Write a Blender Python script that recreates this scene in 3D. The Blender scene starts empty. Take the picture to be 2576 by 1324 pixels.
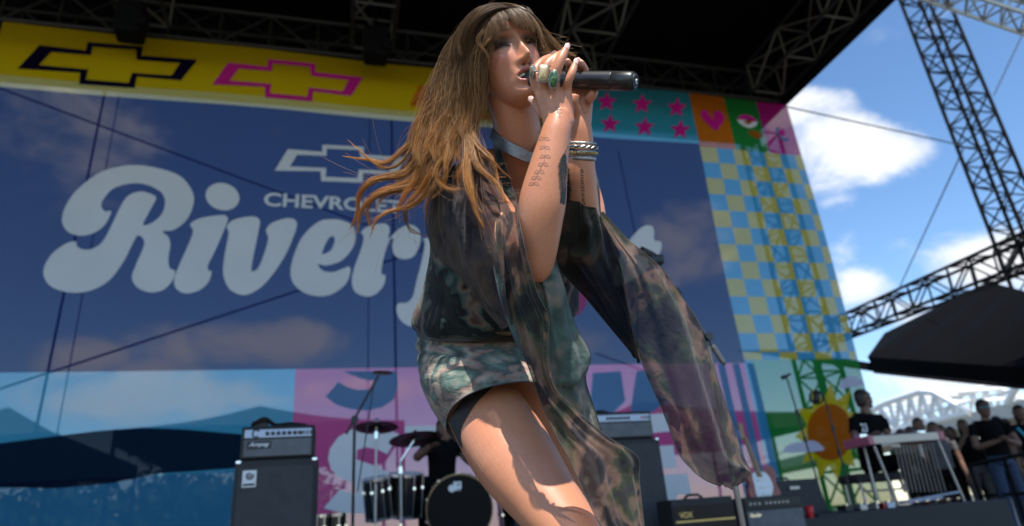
import bpy, bmesh, math, random
import numpy as np
from mathutils import Vector, Matrix, geometry
from mathutils.bvhtree import BVHTree

random.seed(7); RNG = np.random.default_rng(7)
scn = bpy.context.scene
COL = scn.collection
rad = math.radians

# ------------------------------------------------------------------ camera
# measured on the photograph scaled to 2576 x 1324: world X runs along the stage, Y into its depth, Z up, stage deck z = 0
F, CX, CY = 1640.0, 1288.0, 662.0
_p, _r, _y = rad(22.2), rad(4.55), rad(16.0)
CAM = np.array([0.0, 0.0, 0.55])
FWD = np.array([math.sin(_y)*math.cos(_p), math.cos(_y)*math.cos(_p), math.sin(_p)])
_r0 = np.array([math.cos(_y), -math.sin(_y), 0.0]); _u0 = np.cross(_r0, FWD)
RGT = math.cos(_r)*_r0 - math.sin(_r)*_u0
UPV = math.cos(_r)*_u0 + math.sin(_r)*_r0
cam_data = bpy.data.cameras.new('camera'); cam = bpy.data.objects.new('camera', cam_data); COL.objects.link(cam)
cam_data.sensor_width = 36.0; cam_data.lens = 36.0*F/2576.0
cam_data.clip_start = 0.05; cam_data.clip_end = 3000
cam_data.dof.use_dof = True; cam_data.dof.focus_distance = 1.33; cam_data.dof.aperture_fstop = 2.7
cam.matrix_world = Matrix(((RGT[0], UPV[0], -FWD[0], CAM[0]), (RGT[1], UPV[1], -FWD[1], CAM[1]), (RGT[2], UPV[2], -FWD[2], CAM[2]), (0, 0, 0, 1)))
scn.camera = cam

def ray(x, y): return FWD + (x-CX)/F*RGT + (CY-y)/F*UPV
def W(x, y, d): return CAM + d*ray(x, y)                 # a measured point at depth d in front of the camera
def WY(x, y, Y): q = ray(x, y); return CAM + q*((Y-CAM[1])/q[1])
def WX(x, y, X): q = ray(x, y); return CAM + q*((X-CAM[0])/q[0])
def WZ(x, y, Z): q = ray(x, y); return CAM + q*((Z-CAM[2])/q[2])
def proj(P): v = np.asarray(P)-CAM; d = v @ FWD; return (CX+F*(v @ RGT)/d, CY-F*(v @ UPV)/d, d)

# ------------------------------------------------------------------ light
SUN_EL, SUN_AZ = rad(57), rad(12)          # the sun stands behind the camera, a little to stage left
SUNV = np.array([-math.sin(SUN_AZ)*math.cos(SUN_EL), -math.cos(SUN_AZ)*math.cos(SUN_EL), math.sin(SUN_EL)])
sl = bpy.data.lights.new('sun', 'SUN'); sl.energy = 5.0; sl.angle = rad(0.53); sl.color = (1.0, 0.945, 0.86)
sun = bpy.data.objects.new('sun', sl); COL.objects.link(sun)
sun.rotation_euler = Vector(SUNV).to_track_quat('Z', 'Y').to_euler(); sun.location = (-8, -14, 30)

wd = bpy.data.worlds.new('World'); scn.world = wd; wd.use_nodes = True
def build_world():
    nt = wd.node_tree; N = nt.nodes; L = nt.links; N.clear()
    def n(t, **k):
        x = N.new(t)
        for a, b in k.items(): setattr(x, a, b)
        return x
    def m(op, a, b=None, c=None, clamp=False):
        x = n('ShaderNodeMath', operation=op, use_clamp=clamp)
        for i, v in enumerate((a, b, c)):
            if v is None: continue
            if isinstance(v, (int, float)): x.inputs[i].default_value = v
            else: L.new(v, x.inputs[i])
        return x.outputs[0]
    sky = n('ShaderNodeTexSky', sky_type='NISHITA', sun_disc=False)
    sky.sun_elevation = SUN_EL; sky.sun_rotation = math.atan2(SUNV[0], SUNV[1]); sky.air_density = 1.0; sky.dust_density = 0.2; sky.ozone_density = 2.5
    tc = n('ShaderNodeTexCoord'); V = tc.outputs['Generated']
    def dot(vec):
        x = n('ShaderNodeVectorMath', operation='DOT_PRODUCT'); L.new(V, x.inputs[0]); x.inputs[1].default_value = tuple(vec); return x.outputs['Value']
    def noise(scale, detail, rough, off=0.0, dist=0.0):
        mp = n('ShaderNodeMapping'); mp.inputs['Location'].default_value = (off, off*.7, -off); mp.inputs['Scale'].default_value = (1, 1, 1.7); L.new(V, mp.inputs[0])
        x = n('ShaderNodeTexNoise'); x.inputs['Scale'].default_value = scale; x.inputs['Detail'].default_value = detail; x.inputs['Roughness'].default_value = rough; x.inputs['Distortion'].default_value = dist
        L.new(mp.outputs[0], x.inputs['Vector']); return x.outputs['Fac']
    # cumulus banks: (x, y, half width, half height, weight) measured on the photograph as bearings
    banks = [(2050, 340, 120, 90, 1.0), (2180, 385, 130, 70, .85), (2085, 470, 70, 60, .6), (2190, 720, 70, 50, .75), (2480, 655, 150, 60, .95), (2290, 790, 130, 36, .7),
             (2120, 640, 50, 60, .35), (2470, 70, 150, 60, .28), (640, 865, 240, 62, .95), (205, 905, 80, 40, .9), (1730, 610, 130, 110, .8), (1760, 760, 110, 60, .35),
             (150, 330, 420, 150, .45), (430, 985, 240, 80, .8), (640, 300, 160, 90, .3), (1500, 880, 160, 60, .6), (2350, 950, 260, 40, .55), (900, 980, 200, 40, .6)]
    acc = None
    for (x, y, sx, sy, w) in banks:
        c = ray(x, y); c = c/np.linalg.norm(c)
        a = RGT - (RGT @ c)*c; a /= np.linalg.norm(a); b = np.cross(c, a)
        k = F/math.sqrt(1+((x-CX)/F)**2+((y-CY)/F)**2)*1.15
        q = m('ADD', m('POWER', m('MULTIPLY', dot(a), k/sx), 2.0), m('POWER', m('MULTIPLY', dot(b), k/sy), 2.0))
        g = m('MULTIPLY', m('SUBTRACT', 1.0, m('MULTIPLY', q, .5), clamp=True), w)
        g = m('MULTIPLY', g, m('GREATER_THAN', dot(c), 0.0))
        acc = g if acc is None else m('MAXIMUM', acc, g)
    # scattered fair-weather clouds over the rest of the sky
    wide = m('MULTIPLY', m('SUBTRACT', noise(2.2, 3, .5, 3.1), .52, clamp=True), 3.0)
    away = m('SUBTRACT', 1.0, m('MULTIPLY', m('SUBTRACT', dot(FWD), .45, clamp=True), 4.0), clamp=True)
    acc = m('MAXIMUM', acc, m('MULTIPLY', wide, away))
    puff = noise(7.5, 9, .62, 1.7, .25)
    dens = m('ADD', m('MULTIPLY', acc, .95), m('MULTIPLY', m('SUBTRACT', puff, .5), 1.9))
    mr = n('ShaderNodeMapRange', interpolation_type='SMOOTHSTEP'); L.new(dens, mr.inputs[0]); mr.inputs[1].default_value = .28; mr.inputs[2].default_value = .92
    fac = m('MULTIPLY', mr.outputs[0], m('MULTIPLY', acc, 3.0, clamp=True))
    shade = n('ShaderNodeMapRange'); L.new(noise(5.0, 6, .55, 8.3), shade.inputs[0]); shade.inputs[1].default_value = .35; shade.inputs[2].default_value = .7; shade.inputs[3].default_value = .62; shade.inputs[4].default_value = 1.0
    cc = n('ShaderNodeMix', data_type='RGBA'); cc.inputs['A'].default_value = (5.6, 6.2, 7.4, 1); cc.inputs['B'].default_value = (9.2, 9.2, 9.2, 1); L.new(shade.outputs[0], cc.inputs['Factor'])
    mx = n('ShaderNodeMix', data_type='RGBA'); L.new(fac, mx.inputs['Factor']); L.new(sky.outputs[0], mx.inputs['A']); L.new(cc.outputs['Result'], mx.inputs['B'])
    hs = n('ShaderNodeHueSaturation'); hs.inputs['Saturation'].default_value = 1.12; hs.inputs['Value'].default_value = 1.75; L.new(sky.outputs[0], hs.inputs['Color']); L.new(hs.outputs[0], mx.inputs['A'])
    bg = n('ShaderNodeBackground'); bg.inputs['Strength'].default_value = 0.088; L.new(mx.outputs['Result'], bg.inputs['Color'])
    out = n('ShaderNodeOutputWorld'); L.new(bg.outputs[0], out.inputs['Surface'])
build_world()
scn.view_settings.view_transform = 'Standard'; scn.view_settings.look = 'None'; scn.view_settings.exposure = 0.6; scn.view_settings.gamma = 1.0
scn.cycles.use_denoising = True; scn.cycles.max_bounces = 10; scn.cycles.transparent_max_bounces = 24

# ------------------------------------------------------------------ helpers
MATS = {}
def mat(name, col=(.5, .5, .5), rough=.6, metal=0.0, spec=.5, noise=0.0, nscale=20.0, bump=0.0, bscale=200.0, sheen=0.0, sss=0.0, coat=0.0):
    """Principled material with procedural tonal variation and fine relief."""
    if name in MATS: return MATS[name]
    mt = bpy.data.materials.new(name); mt.use_nodes = True; MATS[name] = mt
    nt = mt.node_tree; b = nt.nodes['Principled BSDF']; L = nt.links
    b.inputs['Roughness'].default_value = rough; b.inputs['Metallic'].default_value = metal; b.inputs['Specular IOR Level'].default_value = spec
    b.inputs['Base Color'].default_value = (*col, 1); b.inputs['Coat Weight'].default_value = coat
    if sheen: b.inputs['Sheen Weight'].default_value = sheen
    if sss: b.inputs['Subsurface Weight'].default_value = sss; b.inputs['Subsurface Radius'].default_value = (.012, .004, .002)
    tc = nt.nodes.new('ShaderNodeTexCoord')
    if noise:
        nz = nt.nodes.new('ShaderNodeTexNoise'); nz.inputs['Scale'].default_value = nscale; nz.inputs['Detail'].default_value = 5; L.new(tc.outputs['Object'], nz.inputs['Vector'])
        mx = nt.nodes.new('ShaderNodeMix'); mx.data_type = 'RGBA'; L.new(nz.outputs['Fac'], mx.inputs['Factor'])
        mx.inputs['A'].default_value = (*[c*(1-noise) for c in col], 1); mx.inputs['B'].default_value = (*[min(1, c*(1+noise)) for c in col], 1)
        L.new(mx.outputs['Result'], b.inputs['Base Color'])
    if bump:
        nb = nt.nodes.new('ShaderNodeTexNoise'); nb.inputs['Scale'].default_value = bscale; nb.inputs['Detail'].default_value = 3; L.new(tc.outputs['Object'], nb.inputs['Vector'])
        bp = nt.nodes.new('ShaderNodeBump'); bp.inputs['Strength'].default_value = bump; bp.inputs['Distance'].default_value = .002; L.new(nb.outputs['Fac'], bp.inputs['Height']); L.new(bp.outputs[0], b.inputs['Normal'])
    return mt

def link(o, parent=None):
    COL.objects.link(o)
    if parent is not None:
        o.parent = parent; o.matrix_parent_inverse = Matrix.Translation(-Vector(parent.location))
    return o
def tag(o, label=None, cat=None, group=None, kind=None):
    if label: o['label'] = label
    if cat: o['category'] = cat
    if group: o['group'] = group
    if kind: o['kind'] = kind
    return o
def empty(name, loc, label=None, cat=None, group=None):
    o = bpy.data.objects.new(name, None); o.location = tuple(float(c) for c in loc); o.empty_display_size = .1; COL.objects.link(o)
    return tag(o, label, cat, group)
def mesh(name, V, Fc, m, parent=None, smooth=False):
    me = bpy.data.meshes.new(name); me.from_pydata([tuple(map(float, v)) for v in V], [], [tuple(map(int, f)) for f in Fc])
    ms = m if isinstance(m, (list, tuple)) else [m]
    for q in ms: me.materials.append(q)
    if smooth: me.polygons.foreach_set('use_smooth', [True]*len(me.polygons))
    me.update()
    return link(bpy.data.objects.new(name, me), parent)

def frame(t):
    t = np.asarray(t, float); t = t/(np.linalg.norm(t)+1e-12)
    a = np.array([0, 0, 1.0]) if abs(t[2]) < .9 else np.array([1.0, 0, 0])
    u = np.cross(a, t); u /= np.linalg.norm(u); return u, np.cross(t, u)

class MB:
    """collects the faces of ONE part"""
    def __init__(s): s.v = []; s.f = []
    def add(s, V, Fc):
        k = len(s.v); s.v += [tuple(v) for v in V]; s.f += [tuple(i+k for i in f) for f in Fc]; return s
    def box(s, c, d, R=None, bev=0.0):
        c = np.asarray(c, float); h = np.asarray(d, float)/2; R = np.eye(3) if R is None else R
        if bev <= 0:
            V = [c + R @ (h*np.array([x, y, z])) for x in (-1, 1) for y in (-1, 1) for z in (-1, 1)]
            return s.add(V, [(0, 1, 3, 2), (4, 6, 7, 5), (0, 4, 5, 1), (2, 3, 7, 6), (0, 2, 6, 4), (1, 5, 7, 3)])
        bm = bmesh.new(); bmesh.ops.create_cube(bm, size=1.0)
        for v in bm.verts: v.co = Vector(v.co*2)*1.0; v.co = Vector((v.co.x*h[0], v.co.y*h[1], v.co.z*h[2]))
        bmesh.ops.bevel(bm, geom=bm.edges[:], offset=bev, segments=2, affect='EDGES', profile=.5)
        bm.verts.ensure_lookup_table(); V = [c + R @ np.array(v.co) for v in bm.verts]; Fc = [[v.index for v in f.verts] for f in bm.faces]; bm.free()
        return s.add(V, Fc)
    def tube(s, P, r, n=8, cap=True, squash=None):
        P = np.asarray(P, float); m_ = len(P); r = np.full(m_, r, float) if np.isscalar(r) else np.asarray(r, float)
        T = np.gradient(P, axis=0); u, v = frame(T[0]); V = []
        for i in range(m_):
            t = T[i]/(np.linalg.norm(T[i])+1e-12); u = u - (u @ t)*t; u /= np.linalg.norm(u)+1e-12; v = np.cross(t, u)
            for k in range(n):
                a = 2*math.pi*k/n; V.append(P[i] + r[i]*(math.cos(a)*u + math.sin(a)*v*(1 if squash is None else squash)))
        Fc = [(i*n+k, i*n+(k+1) % n, (i+1)*n+(k+1) % n, (i+1)*n+k) for i in range(m_-1) for k in range(n)]
        if cap: Fc += [tuple(range(n-1, -1, -1)), tuple(range((m_-1)*n, m_*n))]
        return s.add(V, Fc)
    def lathe(s, prof, c, axis, n=24, cap=True):
        """prof: list of (distance along axis, radius)"""
        ax = np.asarray(axis, float); ax = ax/np.linalg.norm(ax); u, v = frame(ax); c = np.asarray(c, float); V = []
        for (h, r_) in prof:
            for k in range(n):
                a = 2*math.pi*k/n; V.append(c + ax*h + r_*(math.cos(a)*u + math.sin(a)*v))
        m_ = len(prof); Fc = [(i*n+k, i*n+(k+1) % n, (i+1)*n+(k+1) % n, (i+1)*n+k) for i in range(m_-1) for k in range(n)]
        if cap: Fc += [tuple(range(n-1, -1, -1)), tuple(range((m_-1)*n, m_*n))]
        return s.add(V, Fc)
    def build(s, name, m, parent=None, smooth=False): return mesh(name, s.v, s.f, m, parent, smooth)

_unit = {}
def bar(name, p0, p1, r, m, parent=None, n=6):
    """one straight round member; alike members share their mesh"""
    key = (m.name, n)
    if key not in _unit:
        b = MB().lathe([(0, 1), (1, 1)], (0, 0, 0), (0, 0, 1), n); me = bpy.data.meshes.new('round_bar')
        me.from_pydata([tuple(map(float, v)) for v in b.v], [], b.f); me.materials.append(m); me.update(); _unit[key] = me
    p0 = Vector(p0); p1 = Vector(p1); d = p1-p0
    o = bpy.data.objects.new(name, _unit[key]); link(o, parent)
    o.matrix_basis = Matrix.Translation(p0) @ d.to_track_quat('Z', 'Y').to_matrix().to_4x4() @ Matrix.Diagonal((r, r, d.length, 1))
    return o

def crv(P, n=8, closed=False):
    """Catmull-Rom through the rows of P"""
    P = np.asarray(P, float); m_ = len(P); out = []
    for i in range(m_ if closed else m_-1):
        if closed: a, b, c, d = P[(i-1) % m_], P[i], P[(i+1) % m_], P[(i+2) % m_]
        else: b, c = P[i], P[i+1]; a = P[i-1] if i > 0 else 2*b-c; d = P[i+2] if i+2 < m_ else 2*c-b
        for k in range(n):
            t = k/n; out.append(.5*(2*b + (c-a)*t + (2*a-5*b+4*c-d)*t*t + (3*b-a-3*c+d)*t**3))
    if not closed: out.append(P[-1])
    return np.array(out)
def fill(P3, name, m, parent=None, thick=None):
    """a flat shape from its outline (list of 3-D points)"""
    V = [Vector(p) for p in P3]; tris = geometry.tessellate_polygon([V])
    return mesh(name, V, [t for t in tris], m, parent)
# ------------------------------------------------------------------ setting
m_deck = mat('stage_deck_black', (.035, .035, .038), .55, noise=.4, nscale=3, bump=.2, bscale=60)
m_ground = mat('trodden_ground', (.10, .095, .075), .9, noise=.35, nscale=.6, bump=.4, bscale=30)
m_black = mat('black_fabric', (.0035, .0035, .004), .95, spec=.1, noise=.3, nscale=4)
m_grid = mat('roof_steel', (.030, .030, .027), .5, metal=.3, noise=.3, nscale=6)
m_cream = mat('dull_aluminium', (.20, .19, .155), .45, metal=.5, noise=.2, nscale=8)
m_tower = mat('black_steel', (.004, .004, .0045), .7, spec=.12, noise=.3, nscale=5)
m_alu = mat('bright_aluminium', (.62, .62, .60), .35, metal=.8, noise=.15, nscale=12)

BY = 8.6                                     # plane of the printed backdrop
deck = MB().box((1.0, 5.6, -.6), (30, 10.0, 1.2)).build('stage_floor', m_deck); tag(deck, kind='structure')
g = MB().add([(-900, -500, -1.2), (900, -500, -1.2), (900, 1400, -1.2), (-900, 1400, -1.2)], [(0, 1, 2, 3)]).build('ground', m_ground); tag(g, kind='structure')

# --- printed mesh scrim: an open weave that lets part of what is behind show through
def scrim(name, col, see=.24, trans=.55):
    mt = bpy.data.materials.new(name); mt.use_nodes = True; nt = mt.node_tree; nt.nodes.clear(); L = nt.links; n = nt.nodes.new
    out = n('ShaderNodeOutputMaterial'); tc = n('ShaderNodeTexCoord')
    nz = n('ShaderNodeTexNoise'); nz.inputs['Scale'].default_value = 1.3; nz.inputs['Detail'].default_value = 4; L.new(tc.outputs['Object'], nz.inputs['Vector'])
    mx = n('ShaderNodeMix'); mx.data_type = 'RGBA'; L.new(nz.outputs['Fac'], mx.inputs['Factor'])
    mx.inputs['A'].default_value = (*[c*.64 for c in col], 1); mx.inputs['B'].default_value = (*[min(1, c*.80) for c in col], 1)
    d = n('ShaderNodeBsdfDiffuse'); t = n('ShaderNodeBsdfTranslucent'); L.new(mx.outputs['Result'], d.inputs[0]); L.new(mx.outputs['Result'], t.inputs[0])
    a = n('ShaderNodeMixShader'); a.inputs[0].default_value = trans; L.new(d.outputs[0], a.inputs[1]); L.new(t.outputs[0], a.inputs[2])
    tr = n('ShaderNodeBsdfTransparent'); b = n('ShaderNodeMixShader'); b.inputs[0].default_value = see; L.new(a.outputs[0], b.inputs[1]); L.new(tr.outputs[0], b.inputs[2]); L.new(b.outputs[0], out.inputs[0])
    MATS[name] = mt; return mt
s_blue = scrim('print_royal_blue', (.018, .032, .165), .09)
s_yel = scrim('print_yellow', (.80, .52, .008), .06)
s_yel2 = scrim('print_pale_yellow', (.85, .70, .22), .16)
s_cyan = scrim('print_cyan', (.10, .52, .74), .17)
s_pink = scrim('print_pink', (.95, .15, .42), .13)
s_navy = scrim('print_navy', (.008, .005, .03), .10)
s_lblue = scrim('print_lake_blue', (.05, .24, .42), .055)
s_teal = scrim('print_teal', (.05, .36, .46), .10)
s_or = scrim('print_orange', (.80, .20, .015), .14)
s_gr = scrim('print_green', (.03, .32, .06), .20)
s_mag = scrim('print_magenta', (.62, .02, .25), .12)
s_ck_y = scrim('print_check_yellow', (.78, .62, .10), .12)
s_ck_b = scrim('print_check_blue', (.10, .46, .75), .12)
s_white = scrim('print_white', (.95, .97, 1.0), .04, .0)
s_ink = scrim('print_midnight_ink', (.006, .004, .022), .0, .0)
s_lilac = scrim('print_lilac', (.66, .62, .76), .08, .0)
s_sun = scrim('print_sun_yellow', (.80, .58, .01), .10, .2)
s_hot = scrim('print_hot_pink', (.70, .015, .30), .04, .0)

def bxz(x, y): p = WY(x, y, BY); return p[0], p[2]
XL = bxz(10, 55)[0]; XR = (bxz(1980, 270)[0]+bxz(2190, 1000)[0])/2
ZT = np.mean([bxz(10, 57)[1], bxz(1100, 166)[1], bxz(1980, 268)[1]])
Z1 = np.mean([bxz(0, 208)[1], bxz(1100, 268)[1]])              # foot of the yellow band
Z2 = np.mean([bxz(0, 230)[1], bxz(1090, 297)[1], bxz(1500, 345)[1]])
ZB = np.mean([bxz(0, 936)[1], bxz(742, 932)[1], bxz(1860, 912)[1]])   # foot of the blue field
X_ck = np.mean([bxz(1765, 375)[0], bxz(1868, 912)[0]])
X_teal = bxz(1478, 300)[0]; X_pk = np.mean([bxz(742, 935)[0], bxz(738, 1060)[0]])
ban = empty('printed_backdrop', ((XL+XR)/2, BY, 0), 'giant printed mesh backdrop with pale script lettering across a royal blue field', 'backdrop')
def sheet(name, x0, x1, z0, z1, m, lay=0):
    """a printed field, slightly slack between its lashings"""
    nx = max(2, int((x1-x0)/.25)); nz = max(2, int((z1-z0)/.25)); V = []; Fc = []
    for i in range(nx+1):
        for j in range(nz+1):
            x = x0+(x1-x0)*i/nx; z = z0+(z1-z0)*j/nz
            V.append((x, sag(x, z)-.005*lay, z))
    for i in range(nx):
        for j in range(nz): a = i*(nz+1)+j; Fc.append((a, a+nz+1, a+nz+2, a+1))
    return mesh(name, V, Fc, m, ban, True)
def sag(x, z): return BY + .02*math.sin(x*1.7+.6)*math.sin(z*1.1) + .015*math.sin(x*.7+z*.9)
def shape(name, pts, m, lay=1, smooth=0):
    """a printed shape traced as an outline, kept on the cloth"""
    P = crv(pts, smooth, True) if smooth else np.array(pts, float)
    q = [bxz(*p) for p in P]; return shape_xz(name, q, m, lay)
def shape_xz(name, q, m, lay=1):
    V2 = [Vector((a, b, 0)) for a, b in q]; tris = geometry.tessellate_polygon([V2])
    bm = bmesh.new(); vs = [bm.verts.new((a, 0, b)) for a, b in q]
    for t in tris:
        try: bm.faces.new([vs[i] for i in t])
        except ValueError: pass
    for _ in range(3):
        ed = [e for e in bm.edges if e.calc_length() > .35]
        if not ed: break
        bmesh.ops.subdivide_edges(bm, edges=ed, cuts=1, use_grid_fill=False); bmesh.ops.triangulate(bm, faces=bm.faces[:])
    for v in bm.verts: v.co.y = sag(v.co.x, v.co.z) - .014*lay
    me = bpy.data.meshes.new(name); bm.to_mesh(me); bm.free(); me.materials.append(m); return link(bpy.data.objects.new(name, me), ban)

Zlow = -.02
sheet('yellow_band', XL, X_teal, Z1, ZT, s_yel); sheet('pale_strip', XL-.6, X_teal, Z2, Z1, s_yel2)
sheet('blue_field', XL-2, X_ck, ZB, Z2, s_blue)
sheet('teal_band', X_teal, X_ck, Z1-.02, ZT, s_teal); sheet('cyan_strip', X_teal, X_ck, Z2, Z1-.02, s_cyan)
xo1 = bxz(1822, 262)[0]; xo2 = bxz(1905, 268)[0]
Zc = np.mean([bxz(1800, 372)[1], bxz(1995, 392)[1]])
sheet('orange_square', X_ck, xo1, Zc, ZT, s_or); sheet('green_square', xo1, xo2, Zc, ZT, s_gr); sheet('magenta_square', xo2, XR, Zc, ZT, s_mag)
# checks
Zg = np.mean([bxz(1900, 908)[1], bxz(2150, 900)[1]])
cw = (bxz(2045, 640)[0]-bxz(1855, 640)[0])/4.55
nrow = 13; ch = (Zc-Zg)/12.4; i = 0; x = X_ck
while x < XR-.02:
    for j in range(nrow):
        z1 = Zc-j*ch; z0 = max(Zg, z1-ch)
        if z1 - z0 > .02: sheet('check', x, min(XR, x+cw), z0, z1, s_ck_y if (i+j) % 2 == 0 else s_ck_b)
    x += cw; i += 1
# bottom fields
sheet('cyan_field', XL-2, X_pk, bxz(0, 1075)[1]-.6, ZB, s_cyan)
sheet('pink_field', X_pk, X_ck-.02, Zlow, ZB, s_pink)
sheet('cyan_border', X_ck-.02, bxz(1897, 940)[0], Zlow, Zg, s_ck_b); sheet('green_field', bxz(1897, 940)[0], XR, Zlow, Zg, s_gr)
zc0 = bxz(0, 1075)[1]-.6
sheet('lake_field', XL-2, X_pk, Zlow, zc0, s_lblue)
shape('navy_wave', [(-150, 1135), (0, 1116), (143, 1097), (251, 1084), (358, 1077), (465, 1081), (605, 1093), (735, 1105), (735, 1172), (587, 1179), (394, 1193), (286, 1215), (143, 1229), (0, 1226), (-150, 1215)], s_navy, 1)
# striped edge of the pink field and its letters
for k in range(3):
    x0 = bxz(1805+37*k, 920)[0]; xw = bxz(1822+37*k, 920)[0]-x0
    shape_xz('cyan_stripe', [(x0, Zlow), (x0+xw, Zlow), (x0+xw, ZB-.01), (x0, ZB-.01)], s_ck_b, 1)
def lineletters():
    k = .3625*2317/2317
    def c4(x, y): return ((640+x/2.758)/1.118, (1000+y/2.758)/1.118)
    shape('cyan_letter', [c4(*p) for p in [(900, 122), (960, 150), (1040, 180), (1110, 195), (1160, 190), (1150, 215), (1100, 262), (1000, 265), (930, 245), (860, 205), (760, 320), (850, 385), (960, 415), (1090, 425), (1200, 400), (1290, 340), (1320, 240), (1310, 122)]], s_ck_b, 1)
    shape('white_letter', [c4(*p) for p in [(1240, 565), (1100, 545), (960, 575), (860, 630), (795, 720), (780, 800), (800, 880), (870, 945), (990, 985), (1000, 1080), (870, 1040), (745, 1185), (860, 1215), (990, 1225), (1200, 1220), (1300, 1130), (1310, 990), (1240, 900), (1100, 840), (1000, 805), (1005, 730), (1080, 710), (1170, 730), (1240, 765), (1330, 610)]], s_white, 1)
    shape('white_letter', [c4(*p) for p in [(1375, 545), (1640, 545), (1640, 600), (1375, 600)]], s_white, 1)
    shape('white_letter', [c4(*p) for p in [(1375, 690), (1640, 690), (1640, 715), (1375, 715)]], s_white, 1)
    # behind and beside the cape
    shape('cyan_letter', [(1490, 940), (1560, 935), (1572, 1010), (1530, 1050), (1480, 1055)], s_ck_b, 1)
    shape('cyan_letter', [(1600, 935), (1660, 932), (1690, 1000), (1640, 1038), (1585, 1035)], s_ck_b, 1)
    for (a, b, c_, d) in ((1640, 1090, 1760, 1040), (1655, 1180, 1790, 1120), (1660, 1275, 1700, 1215)):
        shape('white_letter', [(a, b), (a+45, b-4), (a+38, c_ and d), (a-8, d+3)], s_white, 1)
    shape('white_letter', [(1660, 1248), (1738, 1243), (1728, 1192), (1655, 1195)], s_white, 1)
lineletters()
# bow-tie emblems: outline with a band's thickness, drawn as a frame of eight-cornered outlines
def emblem(pts_out, pts_in, m, name='emblem'):
    n_ = len(pts_out)
    for i in range(n_):
        j = (i+1) % n_; shape(name, [pts_out[i], pts_out[j], pts_in[j], pts_in[i]], m, 1)
def c1(x, y): return (x*.3377, y*.3377)
em_o = [(135, 520), (300, 345), (640, 380), (655, 318), (1065, 350), (1055, 418), (1475, 455), (1350, 608), (1020, 575), (1005, 660), (590, 630), (598, 545)]
em_i = [(295, 492), (385, 395), (680, 415), (690, 352), (1015, 375), (1020, 450), (1345, 478), (1280, 570), (985, 545), (960, 620), (640, 595), (660, 520)]
emO = [c1(*p) for p in em_o]; emI = [c1(*p) for p in em_i]
em = {}
def put_emblem(srcO, srcI, dx, m, sc=1.0, anchor=None):
    """the same emblem at another place of the band"""
    qO = [bxz(*p) for p in srcO]; qI = [bxz(*p) for p in srcI]; c = np.mean(qO, axis=0); t = c + np.array(dx)
    qO = [t+(np.array(p)-c)*sc for p in qO]; qI = [t+(np.array(p)-c)*sc for p in qI]
    for i in range(len(qO)):
        j = (i+1) % len(qO); shape_xz('emblem', [qO[i], qO[j], qI[j], qI[i]], m, 1)
put_emblem(emO, emI, (0, 0), s_ink)
c0 = np.mean([bxz(*p) for p in emO], axis=0)
def off(x, y): q = np.array(bxz(x, y)); return q-c0
put_emblem(emO, emI, off(731, 204), s_hot, .97); put_emblem(emO, emI, off(1195, 252), s_or, .97)
put_emblem(emO, emI, off(862, 413), s_white, .84)
# lettering
def text(body, x0, x1, zmid, h, m, name='lettering', lay=1, offset=.02, par=None, rot=None):
    cu = bpy.data.curves.new('lettering', 'FONT'); cu.body = body; cu.size = 1.0; cu.offset = offset; cu.resolution_u = 4
    ob = bpy.data.objects.new('lettering', cu); COL.objects.link(ob)
    dg = bpy.context.evaluated_depsgraph_get(); me = bpy.data.meshes.new_from_object(ob.evaluated_get(dg)); bpy.data.objects.remove(ob); bpy.data.curves.remove(cu)
    co = np.array([v.co for v in me.vertices]); mn, mxx = co.min(0), co.max(0)
    return me, co, mn, mxx
def wall_text(body, pl, pr, hpx, m):
    me, co, mn, mxx = text(body, 0, 0, 0, 0, m, offset=.025)
    (x0, za), (x1, zb) = bxz(*pl), bxz(*pr); hz = abs(bxz(pl[0], pl[1]-hpx)[1]-za)
    for v, c in zip(me.vertices, co):
        u = (c[0]-mn[0])/(mxx[0]-mn[0]); w = (c[1]-mn[1])/(mxx[1]-mn[1]); x = x0+(x1-x0)*u; z = za+(zb-za)*u+hz*w
        v.co = (x, sag(x, z)-.014, z)
    me.materials.append(m); return link(bpy.data.objects.new('lettering', me), ban)
wall_text('CHEVROLET', (663, 519), (1010, 541), 34, s_white)
def c2(x, y): return (x*.4054, 357.8+y*.4054)
def c3(x, y): return ((720+x/2.3635)/1.118, (380+y/2.3635)/1.118)
R_ = [(690, 430), (655, 434), (632, 405), (640, 365), (700, 295), (800, 262), (900, 265), (990, 305), (1025, 360), (1010, 440), (950, 500), (890, 515), (930, 430), (970, 350), (930, 322), (870, 310), (800, 335), (755, 395), (700, 510), (640, 620), (580, 664), (525, 671), (482, 652), (470, 620), (400, 640), (315, 710), (272, 810), (315, 895), (430, 935), (560, 925), (680, 860), (770, 740), (830, 620), (858, 580), (890, 602), (893, 650), (850, 750), (820, 840), (850, 900), (925, 932), (1010, 918), (1068, 860), (1085, 800), (1052, 780), (1045, 720), (1057, 640), (1045, 590), (1010, 555), (1080, 545), (1160, 480), (1202, 380), (1190, 300), (1120, 215), (1000, 170), (850, 147), (720, 160), (600, 205), (480, 300), (410, 400), (388, 480), (400, 530), (440, 570), (510, 585), (590, 565), (650, 520), (685, 460)]
shape('script_letter', [c2(*p) for p in R_], s_white, 1, 4)
a_ = np.linspace(0, 2*math.pi, 28, endpoint=False)
shape('script_dot', [c2(1381+104*math.cos(t)-12*math.sin(t), 340-84*math.sin(t)) for t in a_], s_white, 1)
shape('script_letter', [c2(*p) for p in [(1180, 510), (1245, 472), (1375, 453), (1412, 470), (1400, 520), (1330, 680), (1290, 760), (1293, 795), (1312, 802), (1290, 870), (1230, 920), (1150, 938), (1095, 910), (1080, 860), (1100, 790), (1195, 570)]], s_white, 1, 4)
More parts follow.
